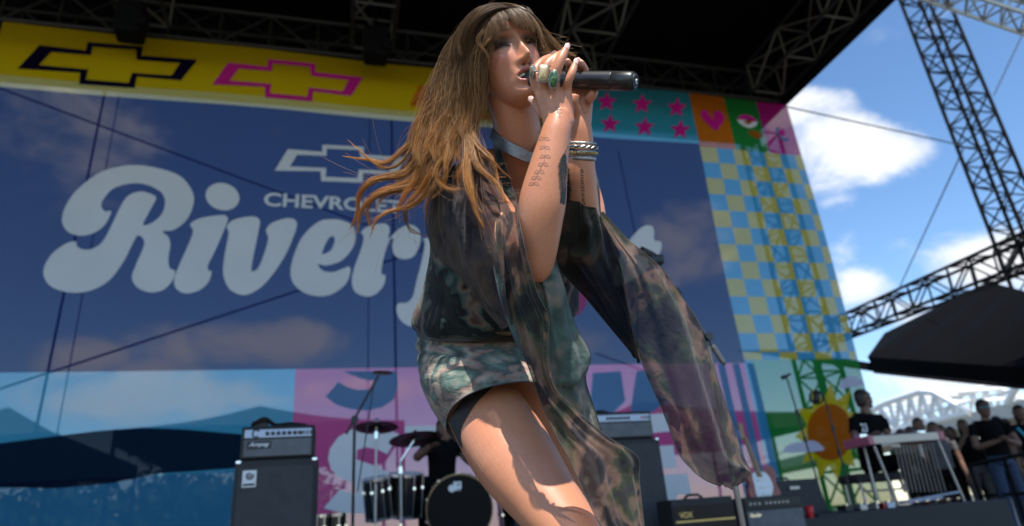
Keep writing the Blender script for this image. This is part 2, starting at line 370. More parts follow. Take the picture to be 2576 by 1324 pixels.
shape('script_letter', [c2(*p) for p in [(1406, 525), (1450, 482), (1560, 462), (1608, 480), (1606, 540), (1560, 770), (1572, 800), (1605, 775), (1640, 690), (1664, 600), (1652, 545), (1690, 502), (1780, 475), (1837, 492), (1832, 560), (1760, 720), (1650, 870), (1560, 935), (1490, 945), (1420, 905), (1385, 820), (1390, 720), (1418, 565)]], s_white, 1, 4)
def shape_hole(name, outer, hole, m, lay=1):
    o = [bxz(*p) for p in crv(outer, 4, True)]; h = [bxz(*p) for p in crv(hole, 4, True)]
    tr = geometry.tessellate_polygon([[Vector((a, b, 0)) for a, b in o], [Vector((a, b, 0)) for a, b in h]])
    return mesh(name, [(a, sag(a, b)-.014*lay, b) for a, b in o+h], tr, m, ban)
shape_hole('script_letter', [c3(*p) for p in [(415, 862), (470, 872), (570, 840), (640, 760), (662, 680), (640, 610), (570, 575), (500, 568), (420, 580), (320, 665), (260, 780), (230, 900), (250, 990), (330, 1055), (430, 1075), (520, 1055), (600, 990), (628, 910), (615, 882), (590, 890), (520, 915), (460, 912), (425, 890)]], [c3(*p) for p in [(518, 684), (522, 720), (495, 775), (440, 798), (452, 752), (478, 700), (498, 682)]], s_white)
shape('script_letter', [c3(*p) for p in [(700, 650), (760, 610), (860, 600), (888, 640), (880, 700), (940, 640), (1020, 605), (1080, 640), (1090, 720), (1050, 810), (980, 834), (920, 810), (905, 750), (912, 700), (885, 710), (850, 810), (832, 900), (835, 935), (858, 940), (850, 1000), (800, 1060), (735, 1080), (660, 1050), (637, 985), (650, 900), (700, 760), (715, 690)]], s_white, 1, 4)
shape('script_letter', [c3(*p) for p in [(1105, 700), (1160, 690), (1250, 690), (1180, 1000), (1130, 1180), (1040, 1275), (960, 1235), (932, 1170), (945, 1125), (1000, 1120), (1040, 1080), (1060, 1000), (1105, 820), (1120, 720)]], s_white, 1, 3)
shape('script_letter', [(1560, 640), (1600, 585), (1625, 568), (1644, 575), (1645, 605), (1663, 610), (1655, 645), (1600, 700), (1540, 720)], s_white, 1, 3)
shape('pink_dot', [(1415+64*math.cos(t), 742+64*math.sin(t)) for t in a_], s_pink, 1)
# stars, heart, eye, sun
def star(cx, cy, r, rot=0, k=5, ri=.42): return [(cx+(r if i % 2 == 0 else r*ri)*math.sin(math.pi*i/k+rot), cy-(r if i % 2 == 0 else r*ri)*math.cos(math.pi*i/k+rot)) for i in range(2*k)]
for (x, y) in ((1526, 256), (1614, 264), (1700, 275), (1535, 312), (1621, 321), (1709, 330)): shape('printed_star', star(x, y, 27, .05), s_hot, 1)
def c8(x, y): return ((1780+x/4.954)/1.118, (240+y/4.954)/1.118)
shape('printed_heart', [c8(*p) for p in [(925, 420), (960, 370), (1010, 375), (1060, 450), (1110, 500), (1105, 400), (1170, 375), (1245, 430), (1250, 510), (1200, 590), (1150, 650), (1080, 610), (960, 500)]], s_hot, 1, 3)
shape('printed_eye', [c8(*p) for p in [(1440, 500), (1480, 440), (1560, 425), (1660, 460), (1730, 530), (1680, 590), (1600, 605), (1510, 570)]], s_white, 1, 3)
shape('printed_eyelid', [c8(*p) for p in [(1440, 495), (1480, 440), (1560, 425), (1660, 460), (1715, 515), (1640, 520), (1560, 495)]], s_hot, 2, 2)
shape('printed_iris', [c8(1590+48*math.cos(t), 532+34*math.sin(t)) for t in a_], s_or, 3)
shape('printed_pupil', [c8(1590+20*math.cos(t), 520+16*math.sin(t)) for t in a_], s_navy, 4)
shape('printed_scarf', [c8(*p) for p in [(1590, 660), (1700, 640), (1800, 690), (1790, 745), (1690, 740), (1620, 700)]], s_or, 1, 3)
shape('printed_bow', [c8(*p) for p in [(1990, 620), (2010, 590), (2050, 590), (2030, 640), (2060, 710), (2110, 740), (2170, 740), (2160, 775), (2090, 775), (2020, 710)]], s_ck_b, 1, 3)
shape('printed_spot', [c8(2075+45*math.cos(t), 660+50*math.sin(t)) for t in a_], s_hot, 1)
def c9(x, y): return ((2050+x/3.009)/1.118, (1000+y/3.009)/1.118)
shape('printed_sun', [c9(850+(330 if i % 2 == 0 else 215)*math.sin(math.pi*i/11+.05)*.93, 650-(430 if i % 2 == 0 else 285)*math.cos(math.pi*i/11+.05)) for i in range(22)], s_sun, 1)
shape('printed_sun_disc', [c9(850+198*math.cos(t), 650+240*math.sin(t)) for t in a_], s_or, 2)
shape('printed_cloud', [c9(*p) for p in [(445, 825), (465, 770), (540, 740), (620, 735), (700, 725), (760, 760), (785, 805), (620, 822)]], s_lilac, 3, 3)
shape('printed_cloud', [c9(*p) for p in [(940, 280), (950, 220), (1000, 180), (1060, 180), (1115, 215), (1140, 250), (1040, 268)]], s_lilac, 3, 3)

# ------------------------------------------------------------------ stage roof and its steel
ZF = ZT+.08
roof = empty('stage_roof', (1, 3, ZT+1.2), 'black underside of the big stage roof above the backdrop', 'roof')
xe = WY(1996, 292, BY)[0]
MB().box((xe/2-8, 3.7, ZT+1.35), (xe+16, 11.8, .12)).build('roof_panel', m_black, roof)
MB().box((xe-.05, 3.7, ZT+.72), (.14, 11.8, 1.3)).build('side_fascia', m_black, roof)
MB().box((xe/2-8, BY+.93, ZT+.50), (xe+15.6, .10, 1.62)).build('rear_fascia', m_black, roof)
MB().box((xe+.14, 5.2, ZT+.35), (.30, 1.0, .42)).build('edge_bracket', m_black, roof)
def truss(name, a, b, w, h, nb, rc, rb, m, label, group, up=(0, 0, 1), diag='x', m2=None):
    """box truss from a to b: four chords, zigzag and cross braces, every member its own part"""
    a = np.asarray(a, float); b = np.asarray(b, float); t = (b-a)/np.linalg.norm(b-a); up = np.asarray(up, float); up = up-(up@t)*t; up /= np.linalg.norm(up); s = np.cross(t, up)
    root = empty(name, a, label, 'truss', group); m2 = m2 or m
    C4 = [(-w/2, -h/2), (w/2, -h/2), (w/2, h/2), (-w/2, h/2)]
    pt = lambda k, u: a + (b-a)*u + s*C4[k][0] + up*C4[k][1]
    for k in range(4): bar('chord', pt(k, 0), pt(k, 1), rc, m, root, 8)
    for i in range(nb):
        u0, u1 = i/nb, (i+1)/nb
        for k in range(4):
            j = (k+1) % 4
            bar('post', pt(k, u0), pt(j, u0), rb, m2, root)
            if i % 2 == 0: bar('brace', pt(k, u0), pt(j, u1), rb, m2, root)
            else: bar('brace', pt(j, u0), pt(k, u1), rb, m2, root)
    for k in range(4): bar('post', pt(k, 1), pt((k+1) % 4, 1), rb, m2, root)
    return root
truss('roof_truss', (XL-3, BY+.35, ZT+.45), (XR+.05, BY+.35, ZT+.45), .5, .62, 22, .035, .018, m_grid, 'dark box truss running along the top of the backdrop', None)
for (p, q, lab) in (((300, 75), (430, 90), 'pale box truss hanging over the dark navy emblem'), ((880, 135), (990, 140), 'pale box truss meeting the backdrop between the magenta and orange emblems'),
                  ((1385, 180), (1500, 170), 'pale box truss passing above the microphone'), ((1893, 249), (1972, 254), 'pale box truss reaching the backdrop corner by the orange square')):
    x0 = WY(*p, BY)[0]; x1 = WY(*q, BY)[0]
    truss('roof_truss', ((x0+x1)/2, BY-.05, ZT+.50), ((x0+x1)/2, -.2, ZT+.62), abs(x1-x0)*.92, .62, 9, .03, .02, m_grid, lab, 'trusses under the stage roof', m2=m_cream)
for (px, py, lab) in ((330, 55, 'black chain hoist motor hanging by the navy emblem'), (945, 115, 'black chain hoist motor hanging above the orange emblem')):
    c = WY(px, py, BY-.45); h = empty('hoist_motor', c, lab, 'hoist')
    MB().box(c, (.36, .34, .55), bev=.05).build('housing', m_tower, h); MB().tube([c+np.array([0, 0, .2]), c+np.array([0, 0, .8])], .02).build('chain', m_tower, h); MB().lathe([(0, .10), (.2, .10)], c+np.array([.15, -.2, -.1]), (0, 1, 0), 12).build('drum_cover', m_tower, h)

# lighting tower, cross truss, wires
tb = WY(2700, 900, 10.5); tw_c = np.array([WY(2445, 300, 10.5)[0], 10.5])
truss('lattice_tower', (tw_c[0], tw_c[1], -1.2), (tw_c[0], tw_c[1], 14.0), .72, .72, 26, .045, .022, m_tower, 'tall black lattice tower standing against the sky', None, up=(0, 1, 0))
pL, pR = W(2090, 838, 20.5), W(2700, 585, 12.0)
truss('cross_truss', pL, pR, .55, .58, 12, .04, .022, m_tower, 'black horizontal truss joined to the lattice tower', None)
m_wire = mat('steel_wire', (.05, .05, .055), .5, metal=.5)
truss('audio_truss', W(2330, -60, 9.0), W(2700, 60, 8.0), .4, .4, 8, .028, .014, m_alu, 'bright silver truss crossing above the lattice tower', None)
for (a, b, lab) in (((1975, 268, 10.5), (2420, 366, 11.8), 'thin guy wire running from the roof corner to the tower'), ((2425, 372, 11.8), (2262, 725, 15.5), 'thin guy wire descending from the tower to the cross truss'), ((2585, 60, 14), (2500, 240, 14), 'thin wire dropping behind the silver truss')):
    o = bar('guy_wire', W(*a), W(*b), .012, m_wire); tag(o, lab, 'wire')
# cables and battens behind the scrim
for (a, b, r_, lab) in (((266, 222), (88, 1095), .022, 'thick dark rigging line crossing the round bulbs of the script R'), ((300, 240), (140, 1110), .010, 'thin rigging line beside the thick one behind the script R'), ((985, 300), (1000, 1180), .022, 'thick dark upright rigging line crossing the script letter r'), ((930, 300), (925, 1060), .010, 'thin upright rigging line behind the white emblem'), ((-20, 215), (1120, 640), .020, 'slanting rigging line falling from the pale strip past the script dot'), ((-20, 985), (1120, 610), .020, 'slanting rigging line rising below the script letters'), ((1555, 380), (1600, 600), .014, 'short rigging line under the pink stars'), ((1500, 890), (1640, 940), .014, 'short slanting rigging line just above the pink field')):
    o = bar('support_cable', WY(*a, BY+.45), WY(*b, BY+.45), r_*.75, m_tower); tag(o, lab, 'cable', 'rigging lines behind the backdrop')
tx = WY(1985, 640, BY+1.6)[0]
truss('lattice_tower', (tx, BY+1.6, -1.2), (tx, BY+1.6, ZT+.3), .55, .55, 16, .04, .02, m_tower, 'lattice tower showing dark through the yellow and blue checks', None, up=(0, 1, 0))

# black side canopy
can = empty('side_canopy', (9, 11, -1.2), 'black fabric canopy roof over the side stage crowd', 'canopy')
A, B_, C_, D_ = W(2182, 898, 13.0), W(2225, 838, 16.0), W(2485, 708, 14.5), W(2720, 770, 8.5)
E_, G_ = W(2200, 936, 12.8), W(2720, 990, 8.0)
mid = lambda p, q, t: p+(q-p)*t
V = []; NX, NZ = 24, 8
def patch(p00, p10, p11, p01, nx, nz, amp):
    V, Fc = [], []
    for i in range(nx+1):
        for j in range(nz+1):
            u, v = i/nx, j/nz; p = (p00*(1-u)+p10*u)*(1-v)+(p01*(1-u)+p11*u)*v
            V.append(p + np.array([0, 0, 1])*amp*(math.sin(u*9*math.pi+v*2)*.6+math.sin(u*23+v*5)*.4)*math.sin(v*math.pi))
    for i in range(nx):
        for j in range(nz): k = i*(nz+1)+j; Fc.append((k, k+nz+1, k+nz+2, k+1))
    return V, Fc
H_ = W(2720, 935, 8.0)
m_can = mat('black_canopy', (.0022, .0022, .0024), .9, spec=.06, noise=.4, nscale=2, bump=.3, bscale=8)
MB().add(*patch(A, H_, D_, C_, 24, 10, .05)).build('roof_slope', m_can, can, True)
MB().add(*patch(A, mid(A, C_, 1), C_, B_, 6, 4, 0)).build('roof_end', m_can, can, True)
MB().add(*patch(E_, G_, H_, A, 24, 4, .03)).build('valance', m_can, can, True)
MB().add(*patch(E_, G_, G_+np.array([3, 9, 3.0]), E_+np.array([2.5, 8, 2.6]), 12, 6, .03)).build('shade_lining', m_can, can, True)  # unseen sheet sloping up behind the valance, added to shade the onlookers
for P in (E_+np.array([3.2, 8, 0]), G_+np.array([.3, .2, 0])):
    bar('pole', (P[0], P[1], -1.2), P, .05, m_tower, can, 8)
bar('eave_pipe', E_, G_, .03, m_tower, can, 8)

# ------------------------------------------------------------------ beyond: tents, trees, bridge
m_tent = mat('dark_tent_canvas', (.012, .012, .016), .85, noise=.3, nscale=2)
def tent(peak, eaves, Y, depth, label):
    pk = WY(*peak, Y); t = empty('tent', (pk[0], Y, -1.2), label, 'tent', 'tents behind the backdrop')
    e = [WY(*q, Y) for q in eaves]; zl = min(q[2] for q in e)
    x0, x1 = e[0][0], e[-1][0]; c = [(x0, Y-.2, e[0][2]), (x1, Y-.2, e[-1][2]), (x1, Y+depth, e[-1][2]), (x0, Y+depth, e[0][2])]; top = (pk[0], Y+depth*.35, pk[2]+.05)
    V, Fc = [], []
    for k in range(4):
        a, b = np.array(c[k]), np.array(c[(k+1) % 4]); m_ = MB(); n_ = 8; P = []
        for i in range(n_+1):
            for j in range(n_+1):
                u, v = i/n_, j/n_; q = (a*(1-u)+b*u)*(1-v)+np.array(top)*v; q = q.copy(); q[2] -= .12*math.sin(v*math.pi)*abs(pk[2]-zl); P.append(q)
        mesh('canopy_panel', P, [(i*(n_+1)+j, (i+1)*(n_+1)+j, (i+1)*(n_+1)+j+1, i*(n_+1)+j+1) for i in range(n_) for j in range(n_)], m_tent, t, True)
        MB().add([a, b, b-np.array([0, 0, .3]), a-np.array([0, 0, .3])], [(0, 1, 2, 3)]).build('valance', m_tent, t)
        bar('tent_pole', (a[0], a[1], -1.2), a, .04, m_tower, t, 8)
tent((632, 985), ((300, 1085), (1010, 1062)), 13.5, 5, 'dark peaked tent whose tip shows through the cyan field')
tent((-90, 985), ((-420, 1130), (155, 1095)), 13.5, 5, 'dark tent sloping down behind the navy wave')
tent((1690, 978), ((1380, 1078), (2060, 1040)), 13.5, 5, 'dark tent showing through the striped pink field')

m_leaf = mat('foliage', (.045, .085, .025), .8, noise=.5, nscale=3, spec=.2)
m_bark = mat('bark', (.07, .05, .035), .9, noise=.3, nscale=10)
def tree(x, y, h, r, label, group='trees beyond the stage', seed=0):
    rg = np.random.default_rng(seed); t = empty('tree', (x, y, -1.2), label, 'tree', group)
    z0 = -1.2; b = MB().tube([(x, y, z0), (x+.1, y, z0+h*.35), (x-.05, y+.1, z0+h*.6)], [.22, .16, .06], 8)
    for k in range(5):
        a = rg.uniform(0, 6.28); b.tube([(x, y, z0+h*(.35+.05*k)), (x+r*.6*math.cos(a), y+r*.6*math.sin(a), z0+h*(.6+.06*k))], [.08, .03], 6)
    b.build('trunk', m_bark, t)
    V, Fc = [], []; n_ = 1500
    cl = rg.normal(size=(26, 3)); cl /= np.linalg.norm(cl, axis=1)[:, None]; cl *= rg.uniform(.35, .95, (26, 1)); cl = cl*np.array([r, r, h*.36]) + np.array([x, y, z0+h*.63])
    for k in range(n_):
        c = cl[rg.integers(26)] + rg.normal(size=3)*r*.19; s = rg.uniform(.10, .22); u = rg.normal(size=3); u /= np.linalg.norm(u); v = np.cross(u, rg.normal(size=3)); v /= np.linalg.norm(v)+1e-9
        q = len(V); V += [c-u*s, c+v*s*.6, c+u*s, c-v*s*.6]; Fc.append((q, q+1, q+2, q+3))
    mesh('crown', V, Fc, m_leaf, t)
for i, (px, py, Y, h, r_) in enumerate(((430, 1170, 22, 5.2, 2.4), (250, 1200, 24, 5, 2.6), (720, 1200, 26, 5, 2.2), (60, 1230, 23, 4.2, 2.2), (560, 1215, 28, 4.6, 2.2))):
    p = WY(px, py, Y); tree(p[0], Y, p[2]+1.2, r_, ['tall green tree behind the navy wave beside the speaker cabinet', 'green tree between the two dark tents behind the navy wave', 'green tree behind the pink field next to the speaker cabinet', 'low green tree under the slope of the dark tent by the lake blue field', 'far green tree behind the speaker cabinet with the round badge'][i], seed=i)

m_bridge = mat('bridge_white_paint', (.72, .72, .70), .6, noise=.15, nscale=.5)
m_conc = mat('bridge_concrete', (.45, .43, .39), .85, noise=.25, nscale=.4)
def bridge():
    """through-truss spans of a white river bridge, about a hundred metres off"""
    d0, d1 = 105.0, 78.0; P0, P1 = W(2120, 1118, d0), W(2440, 1038, d1); ax = (P1-P0); Ld = np.linalg.norm(ax); ax /= Ld
    side = np.cross(ax, (0, 0, 1)); side /= np.linalg.norm(side)
    zt = lambda u: np.interp(u, [0, .12, .45, .8, 1], [.0, .62, 1.0, 1.0, .0])
    H = np.linalg.norm(W(2390, 970, 82)-W(2390, 1050, 82))
    for off_, lab in ((0, 'white through-truss bridge span crossing behind the crowd'),):
        root = empty('truss_bridge', P0, lab, 'bridge')
        for s_ in (0, 9.0):
            o = side*s_*-1; nb = 12; lo = [P0+ax*Ld*i/nb+o for i in range(nb+1)]; hi = [lo[i]+np.array([0, 0, H*zt(i/nb)]) for i in range(nb+1)]
            for i in range(nb):
                bar('lower_chord', lo[i], lo[i+1], .45, m_bridge, root); bar('upper_chord', hi[i], hi[i+1], .42, m_bridge, root)
                bar('diagonal', hi[i] if i < nb/2 else lo[i], lo[i+1] if i < nb/2 else hi[i+1], .28, m_bridge, root)
                if 0 < i < nb: bar('post', lo[i], hi[i], .28, m_bridge, root)
        for i in range(1, 12):
            a = P0+ax*Ld*i/12+np.array([0, 0, H*zt(i/12)]); bar('cross_beam', a, a-side*9.0, .2, m_bridge, root)
        # deck runs on beyond the span
        E0, E1 = P0-ax*60, P1+ax*90; dn = np.array([0, 0, 1.0])
        MB().add([E0, E1, E1-side*9, E0-side*9, E0-dn*1.6, E1-dn*1.6, E1-side*9-dn*1.6, E0-side*9-dn*1.6], [(0, 1, 2, 3), (7, 6, 5, 4), (0, 4, 5, 1), (3, 2, 6, 7), (0, 3, 7, 4), (1, 5, 6, 2)]).build('deck', m_conc, root)
        for o in (side*.2, side*-8.8): bar('railing', E0+o+dn*1.2, E1+o+dn*1.2, .14, m_bridge, root)
        pr = P1; MB().box(pr-side*4.5-dn*9, (2, 2, 16)).build('pier', m_conc, root)
        nb2 = 5
        for s_ in (0, 9.0):
            for i in range(nb2):
                a = P1+ax*(6+9*i)-side*s_; bar('diagonal', a, a+ax*4.5+dn*H*.8, .4, m_bridge, root); bar('diagonal', a+ax*4.5+dn*H*.8, a+ax*9, .4, m_bridge, root)
bridge()
# ------------------------------------------------------------------ back line
m_tolex = mat('black_tolex', (.012, .012, .013), .6, bump=.3, bscale=400)
m_chrome = mat('chrome', (.75, .75, .76), .12, metal=1.0)
m_steelm = mat('brushed_steel', (.42, .40, .40), .35, metal=.7, noise=.15, nscale=30)
m_blk = mat('black_plastic', (.012, .012, .012), .45)
m_lacq = mat('black_lacquer', (.006, .006, .007), .15, coat=.6)
m_cymb = mat('dark_bronze', (.06, .045, .03), .35, metal=.6, noise=.3, nscale=40)
m_panel = mat('silver_blue_panel', (.42, .48, .58), .4, metal=.3, noise=.08, nscale=30)
m_wht = mat('white_paint', (.75, .75, .74), .5)
m_gold = mat('gold_trim', (.55, .40, .15), .35, metal=.6)
m_red = mat('red_plastic', (.65, .02, .02), .35)
def cloth_mat(name, col, sc=500.0):
    mt = mat(name, col, .8); nt = mt.node_tree; b = nt.nodes['Principled BSDF']; L = nt.links
    tc = nt.nodes.new('ShaderNodeTexCoord'); w = nt.nodes.new('ShaderNodeTexWave'); w.bands_direction = 'Z'; w.inputs['Scale'].default_value = sc/10; w.inputs['Distortion'].default_value = 1.5; L.new(tc.outputs['Object'], w.inputs[0])
    nz = nt.nodes.new('ShaderNodeTexNoise'); nz.inputs['Scale'].default_value = 14; L.new(tc.outputs['Object'], nz.inputs['Vector'])
    ad = nt.nodes.new('ShaderNodeMath'); ad.operation = 'MULTIPLY'; L.new(w.outputs['Fac'], ad.inputs[0]); L.new(nz.outputs['Fac'], ad.inputs[1])
    mx = nt.nodes.new('ShaderNodeMix'); mx.data_type = 'RGBA'; mx.inputs['A'].default_value = (*[c*.6 for c in col], 1); mx.inputs['B'].default_value = (*[c*1.6 for c in col], 1); L.new(ad.outputs[0], mx.inputs['Factor']); L.new(mx.outputs['Result'], b.inputs['Base Color'])
    return mt
m_grl = cloth_mat('dark_grille_cloth', (.055, .057, .06)); m_grl2 = cloth_mat('silver_grille_cloth', (.16, .165, .17)); m_grl3 = cloth_mat('brown_grille_cloth', (.03, .018, .012))

def flat_text(body, c, w, h, m, parent, ry=0.0, y=0.0, italic=0.0, name='lettering'):
    """raised lettering on a face that looks towards -Y"""
    me, co, mn, mx = text(body, 0, 0, 0, 0, m, offset=.02)
    for v, q in zip(me.vertices, co):
        a = (q[0]-mn[0])/(mx[0]-mn[0])-.5; b = (q[1]-mn[1])/(mx[1]-mn[1])-.5
        v.co = (c[0]+a*w+italic*b*h, c[1], c[2]+b*h)
    me.materials.append(m); return link(bpy.data.objects.new(name, me), parent)
def span(x0, x1, yy, Y): return WY(x0, yy, Y)[0], WY(x1, yy, Y)[0]
def zat(x, y, Y): return float(WY(x, y, Y)[2])

def bass_stack(x0, x1, ytop, ysplit, cx0, cx1, Y, labh, labc, grp):
    a, b = span(x0, x1, (ytop+ysplit)/2, Y); xm = (x0+x1)/2
    zt, zs = zat(xm, ytop, Y), zat(xm, ysplit, Y); c0, c1_ = span(cx0, cx1, ysplit+40, Y); dp = .36
    r = empty('speaker_cabinet', ((c0+c1_)/2, Y+.2, 0), labc, 'speaker')
    MB().box(((c0+c1_)/2, Y+.2, zs/2), (c1_-c0, .40, zs), bev=.012).build('case', m_tolex, r)
    MB().box(((c0+c1_)/2, Y-.004, zs/2-.01), (c1_-c0-.05, .012, zs-.07), bev=.004).build('grille', m_grl, r)
    for q in (c0+.02, c1_-.02): MB().box((q, Y+.01, zs-.012), (.034, .034, .028), bev=.008).build('corner', m_chrome, r)
    lx = c0+.095; lz = zs-.12
    bdg = MB().box((lx, Y-.014, lz), (.085, .008, .105), bev=.003).build('badge', m_wht, r)
    MB().tube([(lx+.026*k/26*math.cos(k*.5), Y-.021, lz+.018+.026*k/26*math.sin(k*.5)) for k in range(4, 27)], .0035, 5).build('badge_scroll', m_tolex, bdg)
    MB().box((lx, Y-.0195, lz-.036), (.07, .004, .012)).build('badge_bar', m_tolex, bdg)
    h = empty('amplifier_head', ((a+b)/2, Y+.15, zs), labh, 'amplifier')
    H = zt-zs; zc = (zt+zs)/2
    MB().box(((a+b)/2, Y+.17, zc), (b-a, .34, H-.006), bev=.012).build('case', m_tolex, h)
    cpn = MB().box(((a+b)/2, Y-.004, zt-H*.245), (b-a-.04, .012, H*.25), bev=.003).build('control_panel', m_panel, h)
    MB().box(((a+b)/2, Y-.004, zs+H*.33), (b-a-.04, .012, H*.50), bev=.003).build('grille', m_grl2, h)
    for k in range(7): MB().lathe([(0, .013), (.012, .012), (.018, .009)], ((a+b)/2-.12+.035*k+.05, Y-.010, zt-H*.25), (0, -1, 0), 12).build('knob', m_blk, cpn)
    MB().tube([(a+.09+.02*math.cos(t), Y-.011, zt-H*.24+.025*math.sin(t)) for t in np.linspace(.5, 5.6, 14)], .005, 5).build('jack_trim', m_blk, cpn)
    MB().box((b-.10, Y-.012, zt-H*.25), (.018, .008, .018)).build('pilot_lamp', m_red, cpn)
    for k in range(3): MB().box((b-.07+.022*k, Y-.012, zt-H*.25), (.010, .010, .022)).build('switch', m_blk, cpn)
    npl = MB().box((a+.115, Y-.0115, zs+H*.42), (.15, .005, .05), bev=.002).build('name_plate', m_grl, h)
    flat_text('Ampeg', (a+.115, Y-.0155, zs+H*.42), .12, .034, m_wht, npl, italic=.4)
    MB().tube(crv([(a+.05, Y+.1, zt+.02), (a+.13, Y+.06, zt+.055), (a+.2, Y+.12, zt+.02), (a+.3, Y+.08, zt+.018), (a+.4, Y+.16, zt+.015)], 6), .014, 6).build('handle_strap', m_blk, h)
    bx = MB().box((a+.10, Y+.13, zt+.025), (.10, .08, .05), bev=.008).build('tuner_pedal', m_blk); tag(bx, 'small black box lying on top of '+('the amplifier head beside the cyan field' if x0 < 1000 else 'the amplifier head behind the singer'), 'pedal')
bass_stack(606, 791, 1070, 1154, 589, 798, 4.7, 'amplifier head with silver-blue control strip on the cabinet beside the pink field', 'tall speaker cabinet with round white badge in front of the cyan field', 'bass amplifiers')
bass_stack(1450, 1641, 1036, 1106, 1440, 1664, 5.7, 'amplifier head with pale control strip partly hidden by the camouflage dress', 'tall speaker cabinet half hidden by the hanging dress panel', 'bass amplifiers')

def combo(name, x0, x1, ytop, Y, H, D, top_m, label):
    a, b = span(x0, x1, ytop+30, Y); zt = zat((x0+x1)/2, ytop, Y); z0 = zt-H
    r = empty(name, ((a+b)/2, Y+D/2, max(0, z0)), label, 'amplifier'); return a, b, zt, z0, r
Y = 5.2
a, b, zt, z0, r = combo('guitar_amplifier', 1690, 1848, 1252, Y, .56, .28, None, 'black guitar combo with gold bar and brown diamond cloth')
MB().box(((a+b)/2, Y+.14, zt-.28), (b-a, .28, .56), bev=.012).build('case', m_tolex, r)
MB().box(((a+b)/2, Y-.003, zt-.16+.05), (b-a-.03, .010, .11)).build('upper_panel', m_grl3, r)
MB().box(((a+b)/2, Y-.008, zt-.175), (b-a-.03, .014, .014)).build('gold_bar', m_gold, r)
MB().box(((a+b)/2, Y-.003, zt-.37), (b-a-.03, .010, .36)).build('grille', m_grl3, r)
flat_text('VOX', (a+.115, Y-.012, zt-.125), .12, .045, m_gold, r)
MB().tube([(a+.2, Y+.14, zt), (a+.24, Y+.14, zt+.03), (b-.24, Y+.14, zt+.03), (b-.2, Y+.14, zt)], .012, 6).build('handle', m_blk, r)
st = MB().box(((a+b)/2, Y+.14, (zt-.56)/2), (b-a-.1, .24, zt-.56), bev=.01).build('amp_crate', m_tolex); tag(st, 'black crate carrying the guitar combo with the gold bar', 'crate')
Y = 5.6
a, b, zt, z0, r = combo('guitar_amplifier', 1872, 2020, 1247, Y, .50, .26, None, 'guitar combo with pale grey cloth and a row of knobs')
MB().box(((a+b)/2, Y+.13, zt-.25), (b-a, .26, .50), bev=.012).build('case', m_tolex, r)
MB().box(((a+b)/2, Y-.003, zt-.30), (b-a-.03, .010, .36)).build('grille', m_grl2, r)
cpn = MB().box(((a+b)/2, Y-.004, zt-.06), (b-a-.03, .012, .075)).build('control_panel', m_blk, r)
for k in range(9): MB().lathe([(0, .011), (.014, .010)], (a+.06+.045*k+(.03 if k > 2 else 0), Y-.010, zt-.06), (0, -1, 0), 10).build('knob', m_steelm, cpn)
flat_text('Fender', (a+.10, Y-.012, zt-.155), .12, .035, m_chrome, r, italic=.4)
st = MB().box(((a+b)/2, Y+.13, (zt-.50)/2), (b-a-.08, .24, zt-.50), bev=.01).build('amp_crate', m_tolex); tag(st, 'black crate carrying the guitar combo with pale grey cloth', 'crate')
Y = 6.3
a, b = span(1940, 2086, 1230, Y); zt = zat(2010, 1205, Y)
r = empty('stage_monitor', ((a+b)/2, Y+.2, 0), 'black speaker box with a sloping face behind the pale grey combo', 'speaker')
MB().add([(a, Y, 0), (b, Y, 0), (b, Y+.5, 0), (a, Y+.5, 0), (a+.03, Y+.12, zt), (b-.03, Y+.12, zt), (b-.03, Y+.5, zt), (a+.03, Y+.5, zt)], [(0, 1, 5, 4), (1, 2, 6, 5), (2, 3, 7, 6), (3, 0, 4, 7), (4, 5, 6, 7), (3, 2, 1, 0)]).build('case', m_tolex, r)
MB().box(((a+b)/2, Y+.10, zt*.9), (.12, .02, .03)).build('name_plate', m_steelm, r)
MB().tube([(a+.25, Y+.3, zt), (a+.28, Y+.3, zt+.03), (b-.28, Y+.3, zt+.03), (b-.25, Y+.3, zt)], .012, 6).build('handle', m_blk, r)

# electric guitar on its stand
m_burst = mat('sunburst_lacquer', (.30, .07, .015), .2, coat=.5, noise=.7, nscale=9); m_maple = mat('maple_neck', (.30, .19, .09), .4, noise=.2, nscale=20)
Y = 5.9; g0 = WY(1920, 1232, Y); nk0, nk1 = WY(1906, 1198, Y), WY(1872, 1104, Y+.12)
r = empty('electric_guitar', (g0[0], Y, 0), 'sunburst electric guitar with white pickguard leaning on its stand', 'guitar')
ax = (nk1-nk0)/np.linalg.norm(nk1-nk0); sd = np.cross(ax, (0, 1, 0)); sd /= np.linalg.norm(sd); nrm = np.cross(sd, ax); nrm = nrm if nrm[1] < 0 else -nrm
prof = crv([(-.04, .03), (-.16, .10), (-.20, .02), (-.16, -.08), (-.17, -.17), (-.13, -.30), (0, -.36), (.14, -.29), (.17, -.17), (.13, -.08), (.15, 0), (.10, .06), (.04, .03)], 5, True)
base = nk0
def slab(name, prof, th, o, m_, par):
    n_ = len(prof); V = [base+sd*p[0]+ax*p[1]+nrm*(o+th) for p in prof]+[base+sd*p[0]+ax*p[1]+nrm*o for p in prof]
    tr = geometry.tessellate_polygon([[Vector((p[0], p[1], 0)) for p in prof]])
    Fc = [tuple(t) for t in tr]+[tuple(i+n_ for i in t[::-1]) for t in tr]+[(i, (i+1) % n_, (i+1) % n_+n_, i+n_) for i in range(n_)]
    return mesh(name, V, Fc, m_, par)
gb = slab('body', prof, .044, -.022, m_burst, r)
slab('pickguard', crv([(-.08, .02), (-.11, -.1), (-.06, -.2), (.03, -.28), (.10, -.22), (.09, -.1), (.06, .02)], 4, True), .004, .024, m_wht, gb)
for k in range(3): MB().box(base+ax*(-.05-.07*k)+nrm*.033, (.08, .02, .02)).build('pickup', m_wht, gb)
MB().tube([base-ax*.02+nrm*.03, nk1+nrm*.02], [.028, .021], 8).build('neck', m_maple, r)
